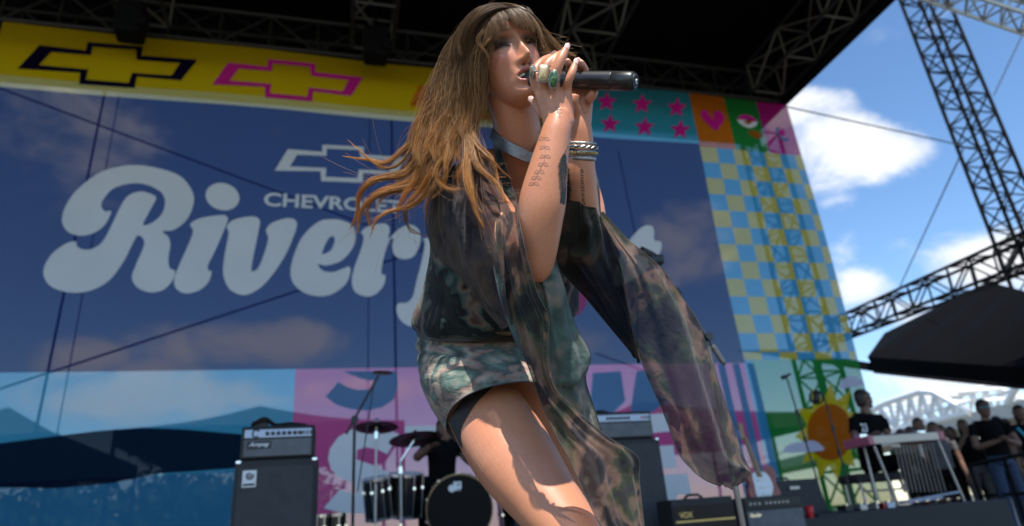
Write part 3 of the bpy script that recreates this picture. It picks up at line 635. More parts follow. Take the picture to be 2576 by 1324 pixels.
hd = MB().box(nk1+ax*.08, (.05, .02, .17), bev=.006).build('headstock', m_maple, r)
for k in range(6): MB().lathe([(0, .006), (.03, .006)], nk1+ax*(.02+.022*k)+sd*.02, sd, 6).build('tuning_peg', m_chrome, hd)
fs = empty('guitar_stand', (g0[0], Y+.1, 0), 'black folding stand under the sunburst guitar', 'stand')
for s_ in (-.16, .16): bar('leg', (g0[0]+s_, Y-.1, 0), base-ax*.3+nrm*-.03, .010, m_blk, fs)
bar('leg', (g0[0]-.05, Y+.3, 0), base-ax*.1-nrm*.04, .010, m_blk, fs); bar('cradle', base-ax*.36-sd*.12+nrm*.03, base-ax*.36+sd*.12+nrm*.03, .012, m_blk, fs); bar('cradle', base-ax*.36-sd*.12, base-ax*.36+sd*.12, .012, m_blk, fs)

# microphone stands
def tripod(root, x, y, z0, m_=m_blk, h=.12, r_=.32):
    for k in range(3):
        a = 2.1*k+.4; bar('leg', (x, y, z0+h), (x+r_*math.cos(a), y+r_*math.sin(a), z0+.012), .011, m_, root)
def vec(P): return np.asarray(P, float)
# boom stand by the drums with a round reflector head
Y = 5.3; P = lambda x, y: WY(x, y, Y)
r = empty('microphone_stand', (*P(893, 1200)[:2], 0), 'black boom stand with a flat round head beside the drum cymbals', 'stand')
top = P(892, 1056); x_ = top[0]
bar('pole', (x_, Y, .1), top, .013, m_blk, r); tripod(r, x_, Y, 0)
bar('boom', P(871, 1092), P(952, 945), .010, m_blk, r); MB().lathe([(-.02, .03), (.02, .03)], top, (0, 1, 0), 12).build('clutch', m_blk, r)
MB().lathe([(-.014, .04), (-.008, .075), (.006, .08), (.014, .03)], P(962, 938), (.05, -.1, 1), 24).build('round_head', m_cymb, r)
bar('cable', P(942, 958), (x_+.03, Y-.02, .9), .005, m_blk, r)
# straight stands beside the printed sun
for (tp, ft, Y, lab, ring) in (((1978, 946), (2052, 1196), 6.6, 'thin microphone stand in front of the green field beside the printed sun', False), ((2074, 1000), (2133, 1216), 6.2, 'microphone stand with a caged shock mount before the printed sun', True)):
    t_ = WY(*tp, Y); f_ = WY(*ft, Y); r = empty('microphone_stand', (f_[0], Y, 0), lab, 'stand')
    bx_ = np.array([f_[0]+.02, Y, 0]); bar('pole', bx_, f_, .013, m_blk, r); bar('boom', f_, t_, .010, m_blk, r); tripod(r, bx_[0], Y, 0)
    for u in (.35, .62): MB().lathe([(-.03, .02), (.03, .02)], f_+(t_-f_)*u, t_-f_, 10).build('clutch', m_blk, r)
    if ring:
        c = WY(2054, 1000, Y)
        for k in range(5): MB().tube([c+.075*np.array([math.cos(t)*math.cos(k*.63), math.cos(t)*math.sin(k*.63), math.sin(t)]) for t in np.linspace(0, 6.3, 20)], .006, 5).build('cage_ring', m_blk, r)
        MB().lathe([(-.06, .02), (-.04, .03), (.05, .03), (.06, .02)], c, (.3, -.2, 1), 12).build('capsule', m_blk, r)
    else: MB().lathe([(-.07, .014), (.02, .016), (.03, .026), (.07, .024), (.085, .01)], t_, (-1, -.1, -.35), 12).build('capsule', m_blk, r)
# the boom stand just behind the sleeve
b0, b1, b2, b3 = W(1650, 655, 3.15), W(1745, 804, 3.1), W(1792, 869, 3.06), W(1820, 913, 3.03)
piv = W(1778, 850, 3.08); r = empty('microphone_stand', (piv[0], piv[1], 0), 'grey boom stand whose arm slants out from behind the wide sleeve', 'stand')
m_dkst = mat('dark_steel', (.10, .10, .10), .45, metal=.6)
bar('boom', b0, b2, .0085, m_dkst, r); MB().lathe([(0, .011), (.01, .013), (np.linalg.norm(b3-b2), .013)], b2, b3-b2, 14).build('counterweight', m_dkst, r)
MB().lathe([(0, .007), (.012, .009)], b3, b3-b2, 12).build('end_plug', m_blk, r)
MB().box(b0, (.07, .05, .05), bev=.012).build('microphone_clip', m_blk, r); MB().lathe([(-.03, .018), (.05, .022)], b0+vec((-.03, 0, .03)), (-1, -.2, .3), 12).build('clip_sleeve', m_blk, r)
MB().lathe([(-.02, .016), (.02, .016)], W(1705, 735, 3.11), b2-b0, 12).build('clutch', m_blk, r); MB().lathe([(-.03, .02), (.03, .02)], piv, (0, 1, 0), 12).build('pivot', m_blk, r)
bar('pole', (piv[0], piv[1], .1), piv, .013, m_dkst, r, 10); tripod(r, piv[0], piv[1], 0)

# ------------------------------------------------------------------ drum kit
Y = 6.2; DP = lambda x, y, dy=0: WY(x, y, Y+dy)
kit = lambda name, P, lab, cat: empty(name, P, lab, cat)
dz = .30; rs = MB().box((DP(1040, 1300)[0]+.1, Y+.9, dz/2), (2.6, 2.4, dz), bev=.01).build('drum_riser', m_deck); tag(rs, 'low black riser under the drum kit', 'riser')
def drum(c, axis, R, L, head_m, lab, name, lugs=8, logo=False, hoop=m_chrome, legs=0):
    c = vec(c); ax = vec(axis)/np.linalg.norm(axis); root = empty(name, c-ax*0, lab, 'drum')
    MB().lathe([(0, R*.985), (0, R), (L, R), (L, R*.985)], c, ax, 32, cap=False).build('shell', m_lacq, root)
    MB().lathe([(-.004, R*.97), (-.010, R*.95)], c, ax, 32).build('drum_head', head_m, root)
    MB().lathe([(L+.004, R*.97), (L+.010, R*.95)], c, ax, 32).build('drum_head', head_m, root)
    for h_ in (-.012, L-.012): MB().lathe([(h_, R*1.0), (h_, R*1.045), (h_+.024, R*1.045), (h_+.024, R*1.0)], c, ax, 32, cap=False).build('hoop', hoop, root)
    u, v = frame(ax)
    for k in range(lugs):
        a = 2*math.pi*(k+.5)/lugs; o = (math.cos(a)*u+math.sin(a)*v)
        bar('tension_rod', c+o*R*1.05-ax*.01, c+o*R*1.05+ax*(L+.01), .006, m_chrome, root); MB().box(c+o*R*1.03+ax*L*.3, (.03, .03, .035), bev=.006).build('lug', m_chrome, root)
    return root
m_hoopw = mat('amber_wood_hoop', (.09, .045, .012), .25, coat=.4); m_head = mat('black_drum_head', (.006, .005, .0045), .6, spec=.15)
bc = DP(1156, 1280); R = abs(DP(1156+80, 1280)[0]-bc[0])
bd = drum(bc, (.05, 1, .03), R, .42, m_head, 'bass drum with black head and white logo beneath the drummer', 'bass_drum', 10, hoop=m_hoopw)
bdh = [c_ for c_ in bd.children if c_.name.startswith('drum_head')][0]
# logo: a lower-case d joined to a w, on the drum head
lc = DP(1142, 1226)+vec((0, -.022, 0)); s_ = R*.26
MB().lathe([(0, s_*.42), (.004, s_*.42)], lc+vec((-s_*.32, 0, -s_*.15)), (0, -1, 0), 18).build('logo', m_wht, bdh)
MB().box(lc+vec((s_*.0, 0, s_*.1)), (s_*.22, .004, s_*1.0)).build('logo', m_wht, bdh)
MB().add([lc+vec((x*s_, -.003, z*s_)) for x, z in ((.05, .6), (.85, .6), (.85, -.1), (.65, -.5), (.45, -.2), (.3, -.5), (.05, -.3))], [(0, 6, 5, 4, 3, 2, 1)]).build('logo', m_wht, bdh)
MB().add([lc+vec((x*s_, -.006, z*s_)) for x, z in ((.30, .35), (.5, .05), (.65, .35))], [(0, 1, 2)]).build('logo_counter', m_head, bdh)
for s_ in (-1, 1): bar('spur', bc+vec((s_*R*.8, .1, -R*.5)), (bc[0]+s_*R*1.3, Y-.05, dz+.01), .010, m_chrome, bd)
drum(DP(944, 1205, .1), (.12, .2, -1), abs(DP(978, 1205)[0]-DP(910, 1205)[0])/2, .34, m_wht, 'black rack tom between the boom stand and the bigger tom', 'rack_tom', 8)
drum(DP(1022, 1194, .2), (-.05, .2, -1), abs(DP(1066, 1200)[0]-DP(978, 1200)[0])/2, .36, m_wht, 'black tom with white badge beside the bass drum', 'rack_tom', 8)
drum(DP(835, 1296, -.2), (.0, .05, -1), .11, .30, m_head, 'small black drum standing near the speaker cabinet', 'floor_tom', 6)
drum(DP(1240, 1180, .5), (.1, .25, -1), .17, .14, m_wht, 'shallow snare drum behind the bass drum', 'snare_drum', 8, hoop=m_chrome)
drum(DP(1300, 1258, .4), (.1, .1, -1), .19, .36, m_wht, 'deep floor tom behind the singer thigh', 'floor_tom', 8)
def cymbal(c, R, tilt, lab, foot, arm=None):
    c = vec(c); root = empty('cymbal_stand', (foot[0], foot[1], dz), lab, 'cymbal')
    ax = vec(tilt)/np.linalg.norm(tilt); MB().lathe([(-.001, .01), (.030, .012), (.028, R*.18), (.012, R*.24), (.004, R*.6), (-.012, R), (-.015, R), (.000, R*.6), (.008, R*.24), (.022, R*.17)], c, ax, 40).build('cymbal', m_cymb, root, True)
    MB().lathe([(.02, .012), (.05, .012), (.055, .02), (.07, .016)], c, ax, 12).build('wing_nut', m_chrome, root)
    t_ = vec(arm) if arm is not None else c
    if arm is not None: bar('boom', t_, c, .009, m_chrome, root)
    bar('pole', (foot[0], foot[1], dz+.05), (t_[0], t_[1], t_[2]), .011, m_steelm, root, 8); MB().lathe([(-.03, .022), (.03, .022)], t_-vec((0, 0, .08)), (0, 0, 1), 12).build('clutch', m_chrome, root)
    MB().lathe([(-.02, .018), (.02, .018)], vec((foot[0], foot[1], dz+.35)), (0, 0, 1), 12).build('clutch', m_chrome, root)
    tripod(root, foot[0], foot[1], dz, m_chrome, .2, .28)
pxm = lambda x, y, n_: abs(DP(x+n_, y)[0]-DP(x, y)[0])
f1 = DP(943, 1300); cymbal(DP(947, 1073), pxm(947, 1073, 55), (.03, .13, 1), 'dark cymbal hanging level on its stand next to the boom arm', f1)
f2 = DP(1008, 1300); cymbal(DP(1046, 1102, -.05), pxm(1046, 1102, 66), (-.05, .15, 1), 'bigger dark cymbal on a slanted arm in front of the drummer', f2, DP(1008, 1160))
hh = DP(1330, 1230, .3); 

# ------------------------------------------------------------------ pedal steel guitar on its riser
m_cream2 = mat('cream_lacquer', (.62, .54, .44), .35, noise=.08, nscale=20); m_pinkl = mat('rose_lacquer', (.45, .12, .17), .35)
Y = 6.2; SP = lambda x, y, dy=0: WY(1967.8+x*.358, 849.7+y*.358, Y+dy)
zr = float(SP(800, 1195)[2]); xa, xb = SP(150, 1200)[0], SP(1480, 1200)[0]
rs = MB().box(((xa+xb)/2, Y+.75, zr/2), (xb-xa, 1.9, zr), bev=.01).build('steel_riser', m_tolex); tag(rs, 'black riser carrying the pedal steel guitar', 'riser')
r = empty('pedal_steel_guitar', SP(860, 720, .2)*vec((1, 1, 0))+vec((0, 0, zr)), 'pedal steel guitar with cream apron and slanting chrome legs', 'guitar')
A = SP(630, 722); B = SP(1095, 690); axs = (B-A)/np.linalg.norm(B-A); hgt = .07
bk = vec((.02, 1, 0)); bk = bk/np.linalg.norm(bk); upz = np.cross(axs, bk); upz = upz if upz[2] > 0 else -upz
Rm = np.stack([axs, bk, upz], 1); Lg = np.linalg.norm(B-A); cen = (A+B)/2
MB().box(cen, (Lg, .03, .085), Rm, .006).build('apron', m_cream2, r); MB().box(cen+bk*.20+upz*.02, (Lg+.02, .40, .05), Rm, .008).build('body', m_pinkl, r)
for (q, s_) in ((A, -1), (B, 1)): MB().box(q+bk*.18+axs*s_*.03, (.07, .42, .10), Rm, .012).build('end_plate', m_pinkl, r)
MB().box(cen+bk*.2+upz*.06, (Lg*.82, .10, .02), Rm, .004).build('fretboard', m_blk, r)
MB().box(A+bk*.2+upz*.07+axs*.05, (.10, .10, .05), Rm, .01).build('changer', m_chrome, r); MB().box(B+bk*.2+upz*.07-axs*.05, (.12, .09, .04), Rm, .01).build('keyhead', m_chrome, r)
for (t_, f_, dy) in (((645, 760), (820, 1182), 0), ((1095, 722), (1262, 1092), .0), ((577, 770), (632, 1010), .42), ((960, 740), (1050, 1050), .42)):
    a_0, b_0 = SP(*t_, dy), SP(*f_, dy); b_0[2] = zr+.005; bar('leg', b_0, a_0, .013, m_steelm, r, 10)
for k in range(11):
    bar('pull_rod', SP(790+26*k, 735, .2), SP(860+29*k, 1085, .25), .004, m_steelm, r)
bar('pedal_rail', SP(830, 1160, .1), SP(1250, 1085, .1), .016, m_steelm, r, 8)
for k in range(5): MB().box(SP(905+70*k, 1150-13*k, -.08)*vec((1, 1, 0))+vec((0, 0, zr+.045)), (.035, .16, .01)).build('foot_pedal', m_chrome, r)
MB().box(SP(795, 760, .1), (.12, .02, .03)).build('knee_lever', m_wht, r)
seat = empty('player_seat', SP(620, 1020, .75)*vec((1, 1, 0))+vec((0, 0, zr)), 'low black seat with metal frame behind the pedal steel', 'seat')
sc_ = SP(640, 985, .8); MB().box(sc_, (.75, .34, .10), bev=.02).build('cushion', m_tolex, seat)
for sx in (-.32, .32):
    for sy in (-.13, .13): bar('leg', sc_+vec((sx, sy, -.04)), (sc_[0]+sx, sc_[1]+sy, zr), .014, m_steelm, seat)
bar('stretcher', sc_+vec((-.32, -.13, -.15)), sc_+vec((.32, -.13, -.15)), .012, m_steelm, seat)
tw = MB().add(*patch(SP(905, 1165, -.12), SP(1130, 1130, -.12), SP(1130, 1118, .12), SP(890, 1148, .12), 8, 4, .01)).build('folded_towel', m_wht); tag(tw, 'white towel lying at the foot of the pedal steel', 'towel')
cup = empty('plastic_cup', WY(2040, 1303, 5.75), 'red plastic cup standing beside the pale grey combo', 'cup'); cz = WY(2040, 1303, 5.75); ch_ = abs(WY(2040, 1303, 5.75)[2]-WY(2040, 1275, 5.75)[2])
MB().lathe([(0, .026), (ch_*.5, .033), (ch_, .042), (ch_, .039), (ch_*.1, .024)], cz, (0, 0, 1), 20, cap=False).build('cup_wall', m_red, cup, True); MB().lathe([(.004, .026), (.006, .024)], cz, (0, 0, 1), 20).build('cup_base', m_red, cup); MB().lathe([(ch_, .040), (ch_+.004, .044), (ch_+.008, .040)], cz, (0, 0, 1), 20, cap=False).build('rim', m_red, cup)
rk = MB().box((cz[0]+.05, 5.95, cz[2]/2), (.7, .5, cz[2]), bev=.01).build('equipment_case', m_tolex); tag(rk, 'low black case with the red cup on it', 'case')
# pedals and cable clutter along the riser edge
for k, (x, y, m_) in enumerate(((430, 1150, m_blk), (540, 1165, m_steelm), (650, 1160, m_steelm), (670, 1195, m_red), (740, 1190, m_panel), (590, 1185, m_blk))):
    c = SP(x, y, -.05); c[2] = zr+.03; e_ = MB().box(c, (.10, .13, .06), bev=.008); o = empty('effect_pedal', c, ['black effect pedal at the end of the clutter row nearest the caged microphone', 'silver effect pedal between two black ones on the riser edge', 'silver effect pedal beside the red one on the riser edge', 'red effect pedal among the clutter on the riser edge', 'pale blue effect pedal by the pedal steel leg', 'black effect pedal between the two silver ones on the riser edge'][k], 'pedal', 'effect pedals on the riser'); e_.build('case', m_, o); MB().lathe([(0, .012), (.02, .012)], c+vec((0, -.03, .03)), (0, 0, 1), 8).build('foot_switch', m_chrome, o); MB().lathe([(0, .01), (.015, .008)], c+vec((.02, .03, .03)), (0, 0, 1), 8).build('knob', m_blk, o)
for k in range(5):
    x = 330+90*k; P_ = [SP(x+40*i, 1180+12*math.sin(i*1.9+k), -.1) for i in range(7)]
    for p in P_: p[2] = zr+.012
    o = MB().tube(crv(P_, 4), .008, 6).build('audio_cable', m_blk); tag(o, 'black cable snaking between the pedals on the riser', 'cable', 'cables on the riser')
# ------------------------------------------------------------------ the singer
def grid_mesh(name, G, m_, parent, closed=False, smooth=True, col=None):
    """a surface from a grid of points, columns optionally closing into a ring"""
    G = np.asarray(G); nr, nc = G.shape[:2]; V = G.reshape(-1, 3); Fc = []
    for i in range(nr-1):
        for j in range(nc if closed else nc-1): Fc.append((i*nc+j, i*nc+(j+1) % nc, (i+1)*nc+(j+1) % nc, (i+1)*nc+j))
    return mesh(name, V, Fc, m_, parent, smooth)

# --- head: horizontal sections, then the relief of the face pushed forward; x = her right, y = forward, z = up, eyes at z = 0
def head_grid(nz=150, na=220):
    zs = np.concatenate([np.linspace(-.124, -.110, 14, endpoint=False), np.linspace(-.110, .03, 96, endpoint=False), np.linspace(.03, .1125, nz-110)])
    yf = np.interp(zs, [-.124, -.121, -.114, -.104, -.094, -.080, -.062, -.05, -.03, 0, .015, .03, .05, .07, .09, .105, .1125], [.058, .074, .084, .0865, .083, .085, .0875, .0875, .086, .084, .0885, .092, .092, .084, .064, .034, .004])
    yb = np.interp(zs, [-.124, -.115, -.095, -.07, -.03, 0, .04, .08, .105, .1125], [.034, .012, -.025, -.06, -.086, -.095, -.096, -.074, -.034, -.010])
    wd_ = np.interp(zs, [-.124, -.118, -.110, -.098, -.08, -.06, -.04, -.02, 0, .03, .06, .085, .1, .1125], [.012, .021, .030, .0385, .0475, .0555, .0615, .0655, .068, .071, .068, .055, .037, .006])
    k = np.ones(5)/5
    for a in (yf, yb, wd_): a[:] = np.convolve(np.pad(a, 2, 'edge'), k, 'valid')
    th = np.linspace(0, 2*math.pi, na, endpoint=False); th = th + .0*th
    Z = np.repeat(zs[:, None], na, 1); c = (yf+yb)[:, None]/2; h = (yf-yb)[:, None]/2
    ct, st_ = np.cos(th)[None], np.sin(th)[None]; e = 2/2.35
    X = wd_[:, None]*np.sign(st_)*np.abs(st_)**e; Y = c + h*np.sign(ct)*np.abs(ct)**e
    Z = np.where(Z > .02, .02+(Z-.02)*.905, Z)
    fr = np.clip((Y-.012)/.03, 0, 1); fr = fr*fr*(3-2*fr)
    return X, Y, Z, fr
def g2(x, z, cx, cz, sx, sz): return np.exp(-((x-cx)/sx)**2-((z-cz)/sz)**2)
MO_T, MO_B, MO_W = -.0695, -.0855, .0215            # the open mouth
def mouth_gap(x, z):
    u = np.clip(1-(x/MO_W)**2, 0, 1); top = -.0765 + (MO_T+.0765)*u**.6 - .0012*np.exp(-(x/.005)**2); bot = -.0765 + (MO_B+.0765)*u**.55
    return np.minimum(top-z, z-bot), top, bot
def face_relief(X, Y, Z, fr):
    ax = np.abs(X); D = np.zeros_like(X)
    # nose: ridge, tip, wings
    hz = np.interp(Z, [-.060, -.056, -.050, -.044, -.036, -.02, 0, .012, .022], [0, .008, .022, .0300, .0275, .0178, .0080, .003, 0])
    sg = np.interp(Z, [-.056, -.044, -.03, 0, .02], [.0105, .0098, .0085, .0068, .009])
    D += hz*np.exp(-(X/sg)**2) + .0095*g2(ax, Z, .0128, -.0475, .0050, .0062) - .006*g2(ax, Z, .0068, -.0555, .0036, .0028)
    # sockets, lids, brow, cheek, temple
    D += -.0105*g2(ax, Z, .028, .004, .0165, .0105) + .0085*g2(ax, Z, .0315, -.0015, .0115, .0085) + .0035*g2(ax, Z, .030, .021, .016, .006) - .0018*g2(ax, Z, .032, .0085, .013, .0022)
    D += .0055*g2(ax, Z, .041, -.030, .016, .015) - .003*g2(ax, Z, .040, -.066, .013, .016) - .002*g2(ax, Z, .021, -.052, .006, .010)
    # lips
    gap, top, bot = mouth_gap(X, Z); lw = np.clip(1-(X/.0265)**2, 0, 1)**.7
    D += lw*(.0082*np.exp(-((Z-(top+.0042))/.0046)**2) + .0095*np.exp(-((Z-(bot-.0050))/.0056)**2)) - .003*np.exp(-(X/.003)**2-((Z+.0605)/.006)**2)
    D += .0028*g2(X, Z, 0, -.108, .014, .009) - .0035*g2(X, Z, 0, -.0985, .016, .004)
    D = D*fr
    D -= np.clip(gap/.0022, 0, 1)*.022*fr*(ax < MO_W)
    return D
hx, hy, hz_, hfr = head_grid(); HD = face_relief(hx, hy, hz_, hfr); HG = np.stack([hx, hy+HD, hz_], -1)

# pose of the head from the facial points measured on the photograph
LM = [((.032, .081, 0), (1271, 114)), ((-.032, .081, 0), (1328, 103)), ((0, .113, -.044), (1338, 136)), ((0, .098, -.0765), (1328, 181)), ((.024, .086, -.0765), (1301, 187)), ((0, .080, -.121), (1336, 237)), ((.069, -.004, -.045), (1203, 214)), ((0, .092, -.058), (1334, 158)), ((-.055, .05, -.035), (1363, 150))]
def rodr(w):
    t = np.linalg.norm(w)+1e-12; k = w/t; K = np.array([[0, -k[2], k[1]], [k[2], 0, -k[0]], [-k[1], k[0], 0]]); return np.eye(3)+math.sin(t)*K+(1-math.cos(t))*K@K
HD0 = 1.395                                       # distance of the head, from its size
def solve_head():
    f = -FWD*.75 + RGT*.62 - UPV*.05; f /= np.linalg.norm(f); u = UPV-(UPV@f)*f; u /= np.linalg.norm(u); l = np.cross(u, f)*-1
    l = np.cross(f, u); B0 = np.stack([l, f, u], 1)
    p = np.zeros(6); t0 = W(1290, 125, HD0+.05)
    def res(p):
        Rm = rodr(p[:3]+1e-9)@B0; e = []
        for q, (x, y) in LM:
            P = Rm@np.array(q)+t0+p[3:]; a, b, d = proj(P); e += [a-x, b-y]
        e.append(60*(np.linalg.norm((t0+p[3:]-CAM)@FWD)-HD0)*10); return np.array(e)
    for _ in range(60):
        r_ = res(p); J = np.array([(res(p+d)-r_)/1e-5 for d in np.eye(6)*1e-5]).T; p = p + np.linalg.lstsq(J, -r_, rcond=None)[0]*.5
    return rodr(p[:3]+1e-9)@B0, t0+p[3:], res(p)
HR, HT, hres = solve_head()
if np.linalg.det(HR) < 0: print('HEAD MIRRORED')
print('HEAD residual', np.round(hres, 1), 'depth', (HT-CAM)@FWD)
Hd = lambda P: np.asarray(P) @ HR.T + HT
toH = lambda P: (np.asarray(P)-HT) @ HR
HW = Hd(HG)

# --- body parts, fused into one skin
sk = MB()
def ring_add(G):
    nr, nc = G.shape[:2]; V = G.reshape(-1, 3); Fc = [(i*nc+j, i*nc+(j+1) % nc, (i+1)*nc+(j+1) % nc, (i+1)*nc+j) for i in range(nr-1) for j in range(nc)]
    k = len(V); V = np.vstack([V, G[0].mean(0), G[-1].mean(0)]); Fc += [((j+1) % nc, j, k) for j in range(nc)]+[((nr-1)*nc+j, (nr-1)*nc+(j+1) % nc, k+1) for j in range(nc)]
    sk.add(V, Fc)
ring_add(HW)
def limb(P, r, n=32, sub=6, squash=None):
    """P rows (px, py, depth) -> smooth tapered tube"""
    Q = crv([np.r_[W(*p), q] for p, q in zip(P, r)], sub); sk.tube(Q[:, :3], np.maximum(Q[:, 3], .001), n, True, squash)
def ball(P, r):
    P = np.asarray(P); sk.lathe([(-r*math.cos(a), max(1e-4, r*math.sin(a))) for a in np.linspace(0, math.pi, 9)], P, (0, 0, 1), 14)
# ears
for s_ in (-1, 1):
    e = MB(); c = np.array([s_*.070, -.008, -.012])
    V = []
    for i in range(9):
        for j in range(16):
            a = 2*math.pi*j/16; t = i/8; rr = [.9, 1, 1.04, 1, .8, .78, .6, .4, .05][i]; o = [0, .004, .008, .011, .011, .008, .007, .006, .006][i]
            V.append(Hd(c+np.array([s_*(o+.004), -.018*rr*math.cos(a)-.003-.004*math.sin(a), .031*rr*math.sin(a)*(1 if math.sin(a) > 0 else .95)])))
    sk.add(V, [(i*16+j, i*16+(j+1) % 16, (i+1)*16+(j+1) % 16, (i+1)*16+j) for i in range(8) for j in range(16)]+[tuple(range(15, -1, -1)), tuple(range(128, 144))])
def wl(P, r, n=30, sub=6, squash=None):
    Q = crv([np.r_[np.asarray(p), q] for p, q in zip(P, r)], sub); sk.tube(Q[:, :3], np.maximum(Q[:, 3], .001), n, True, squash)
nb = W(1312, 400, 1.45)
wl([Hd((0, -.028, -.02)), Hd((0, -.022, -.085)), Hd((0, -.02, -.125))*.55+nb*.45, nb, W(1300, 460, 1.50)], [.055, .052, .050, .056, .075])
limb([(1300, 470, 1.51), (1285, 560, 1.53), (1258, 680, 1.57), (1240, 790, 1.60), (1240, 880, 1.60), (1245, 960, 1.58)], [.100, .112, .105, .098, .125, .120], 24)
limb([(1335, 430, 1.47), (1250, 432, 1.46), (1190, 450, 1.43)], [.045, .052, .050]); limb([(1290, 430, 1.47), (1380, 428, 1.48), (1440, 445, 1.49)], [.045, .052, .048])
limb([(1280, 545, 1.44), (1250, 565, 1.42)], [.055, .045]); limb([(1330, 540, 1.44), (1365, 560, 1.43)], [.055, .045])
# right arm (the one in front) and left arm
limb([(1185, 460, 1.42), (1245, 545, 1.34), (1315, 640, 1.24), (1352, 672, 1.195)], [.050, .044, .041, .034])
limb([(1350, 706, 1.195), (1351, 682, 1.19), (1354, 640, 1.185), (1359, 560, 1.18), (1366, 500, 1.18), (1380, 420, 1.18), (1395, 350, 1.185), (1402, 318, 1.19), (1406, 285, 1.197)], [.014, .0265, .0335, .0405, .0425, .0350, .0285, .0260, .0215], 36)
limb([(1445, 450, 1.49), (1475, 540, 1.43), (1476, 645, 1.37)], [.048, .042, .034])
limb([(1474, 650, 1.36), (1463, 560, 1.325), (1454, 450, 1.295), (1458, 360, 1.285), (1458, 322, 1.282), (1459, 290, 1.283)], [.031, .038, .036, .0275, .024, .019], 36)
# hands; points measured on an enlargement
def c2h(x, y, d): return W(1252.2+x*.2297, 53.7+y*.2297, d)
def chain(P, r, n=12): wl([c2h(*p) for p in P], r, n, 5)
for (k0, w0) in (((440, 735, 1.205), (590, 1110, 1.195)), ((512, 740, 1.196), (630, 1110, 1.19)), ((622, 735, 1.194), (680, 1120, 1.19)), ((750, 745, 1.198), (745, 1120, 1.195))):
    m0 = [(a*.5+b*.5) for a, b in zip(k0, w0)]; chain([k0, m0, w0], [.0105, .0125, .0165])
chain([(560, 800, 1.215), (620, 980, 1.21), (660, 1140, 1.20)], [.017, .021, .022]); chain([(700, 800, 1.215), (720, 980, 1.21), (690, 1140, 1.20)], [.017, .020, .022])
RF = dict(index=[(428, 735, 1.205), (396, 600, 1.20), (455, 480, 1.215), (560, 400, 1.235), (640, 350, 1.245)],
          middle=[(508, 740, 1.195), (506, 570, 1.185), (575, 445, 1.19), (690, 355, 1.205)],
          ring=[(622, 735, 1.193), (632, 590, 1.18), (690, 420, 1.18), (748, 300, 1.19)],
          pinky=[(756, 745, 1.197), (768, 665, 1.187), (812, 570, 1.187), (848, 462, 1.195)])
RR = dict(index=[.0105, .0092, .0095, .008, .007], middle=[.0105, .0096, .0094, .0072], ring=[.0105, .0092, .0092, .0068], pinky=[.0096, .0082, .0082, .0060])
for k in RF: chain(RF[k], RR[k])
chain([(600, 1060, 1.20), (490, 980, 1.212), (430, 915, 1.222), (385, 872, 1.23)], [.015, .0125, .0105, .0085])
# left hand, behind the microphone
for (k0, w0) in (((860, 880, 1.285), (880, 1230, 1.283)), ((920, 860, 1.29), (900, 1240, 1.283)), ((975, 840, 1.288), (920, 1240, 1.283))):
    chain([k0, [(a+b)/2 for a, b in zip(k0, w0)], w0], [.013, .0155, .017])
LF = [[(860, 890, 1.285), (838, 640, 1.305), (800, 520, 1.295), (757, 432, 1.268)], [(920, 860, 1.29), (925, 640, 1.305), (910, 520, 1.292), (868, 420, 1.262)], [(972, 845, 1.288), (975, 660, 1.300), (945, 530, 1.285), (905, 448, 1.258)], [(985, 870, 1.270), (1040, 800, 1.262), (1052, 760, 1.275), (1030, 690, 1.293)]]
for q in LF: chain(q, [.0105, .0092, .009, .0068])
chain([(860, 1020, 1.275), (836, 900, 1.258), (850, 800, 1.255)], [.0135, .0105, .0085])
# legs
limb([(1190, 930, 1.56), (1205, 1000, 1.50), (1287, 1140, 1.37), (1372, 1258, 1.285), (1435, 1340, 1.235), (1480, 1410, 1.20)], [.088, .086, .0875, .0695, .0600, .0560], 48)
limb([(1320, 930, 1.62), (1345, 1010, 1.62), (1420, 1180, 1.60), (1480, 1400, 1.58)], [.098, .094, .080, .058], 40)
kn = W(1480, 1410, 1.20); kl = W(1480, 1400, 1.58)
an = np.array([kn[0]+.02, kn[1]+.28, .085]); al = np.array([kl[0]+.06, kl[1]+.20, .085])
wl([kn, kn*.62+an*.38+np.array([0, .03, 0]), an], [.056, .054, .036]); wl([kl, kl*.62+al*.38+np.array([0, .03, 0]), al], [.057, .054, .036])
for q in (an, al): wl([q, q+np.array([.0, -.06, -.05]), q+np.array([0, -.15, -.055])], [.038, .034, .026])

def fuse(mb, name, m_, parent, voxel, it=4, fac=.5):
    """one continuous skin out of overlapping closed shapes"""
    me = bpy.data.meshes.new(name); me.from_pydata([tuple(map(float, v)) for v in mb.v], [], mb.f); me.update(); me.materials.append(m_)
    bm = bmesh.new(); bm.from_mesh(me); bmesh.ops.recalc_face_normals(bm, faces=bm.faces[:]); bm.to_mesh(me); bm.free()
    ob = bpy.data.objects.new(name, me); COL.objects.link(ob)
    md = ob.modifiers.new('r', 'REMESH'); md.mode = 'VOXEL'; md.voxel_size = voxel; md.use_smooth_shade = True
    if it: ms = ob.modifiers.new('s', 'SMOOTH'); ms.iterations = it; ms.factor = fac
    dg = bpy.context.evaluated_depsgraph_get(); m2 = bpy.data.meshes.new_from_object(ob.evaluated_get(dg)); m2.name = name
    bpy.data.objects.remove(ob); bpy.data.meshes.remove(me)
    m2.materials.clear(); m2.materials.append(m_); m2.polygons.foreach_set('use_smooth', [True]*len(m2.polygons))
    return link(bpy.data.objects.new(name, m2), parent)
def vcol_mat(name, rough, spec=.5, sss=0.0, bump=0.0, bscale=300, coat=0.0, sheen=0.0):
    mt = mat(name, (.5, .5, .5), rough, spec=spec, bump=bump, bscale=bscale, sss=sss, coat=coat, sheen=sheen); nt = mt.node_tree
    at = nt.nodes.new('ShaderNodeAttribute'); at.attribute_name = 'Col'; nt.links.new(at.outputs['Color'], nt.nodes['Principled BSDF'].inputs['Base Color']); return mt
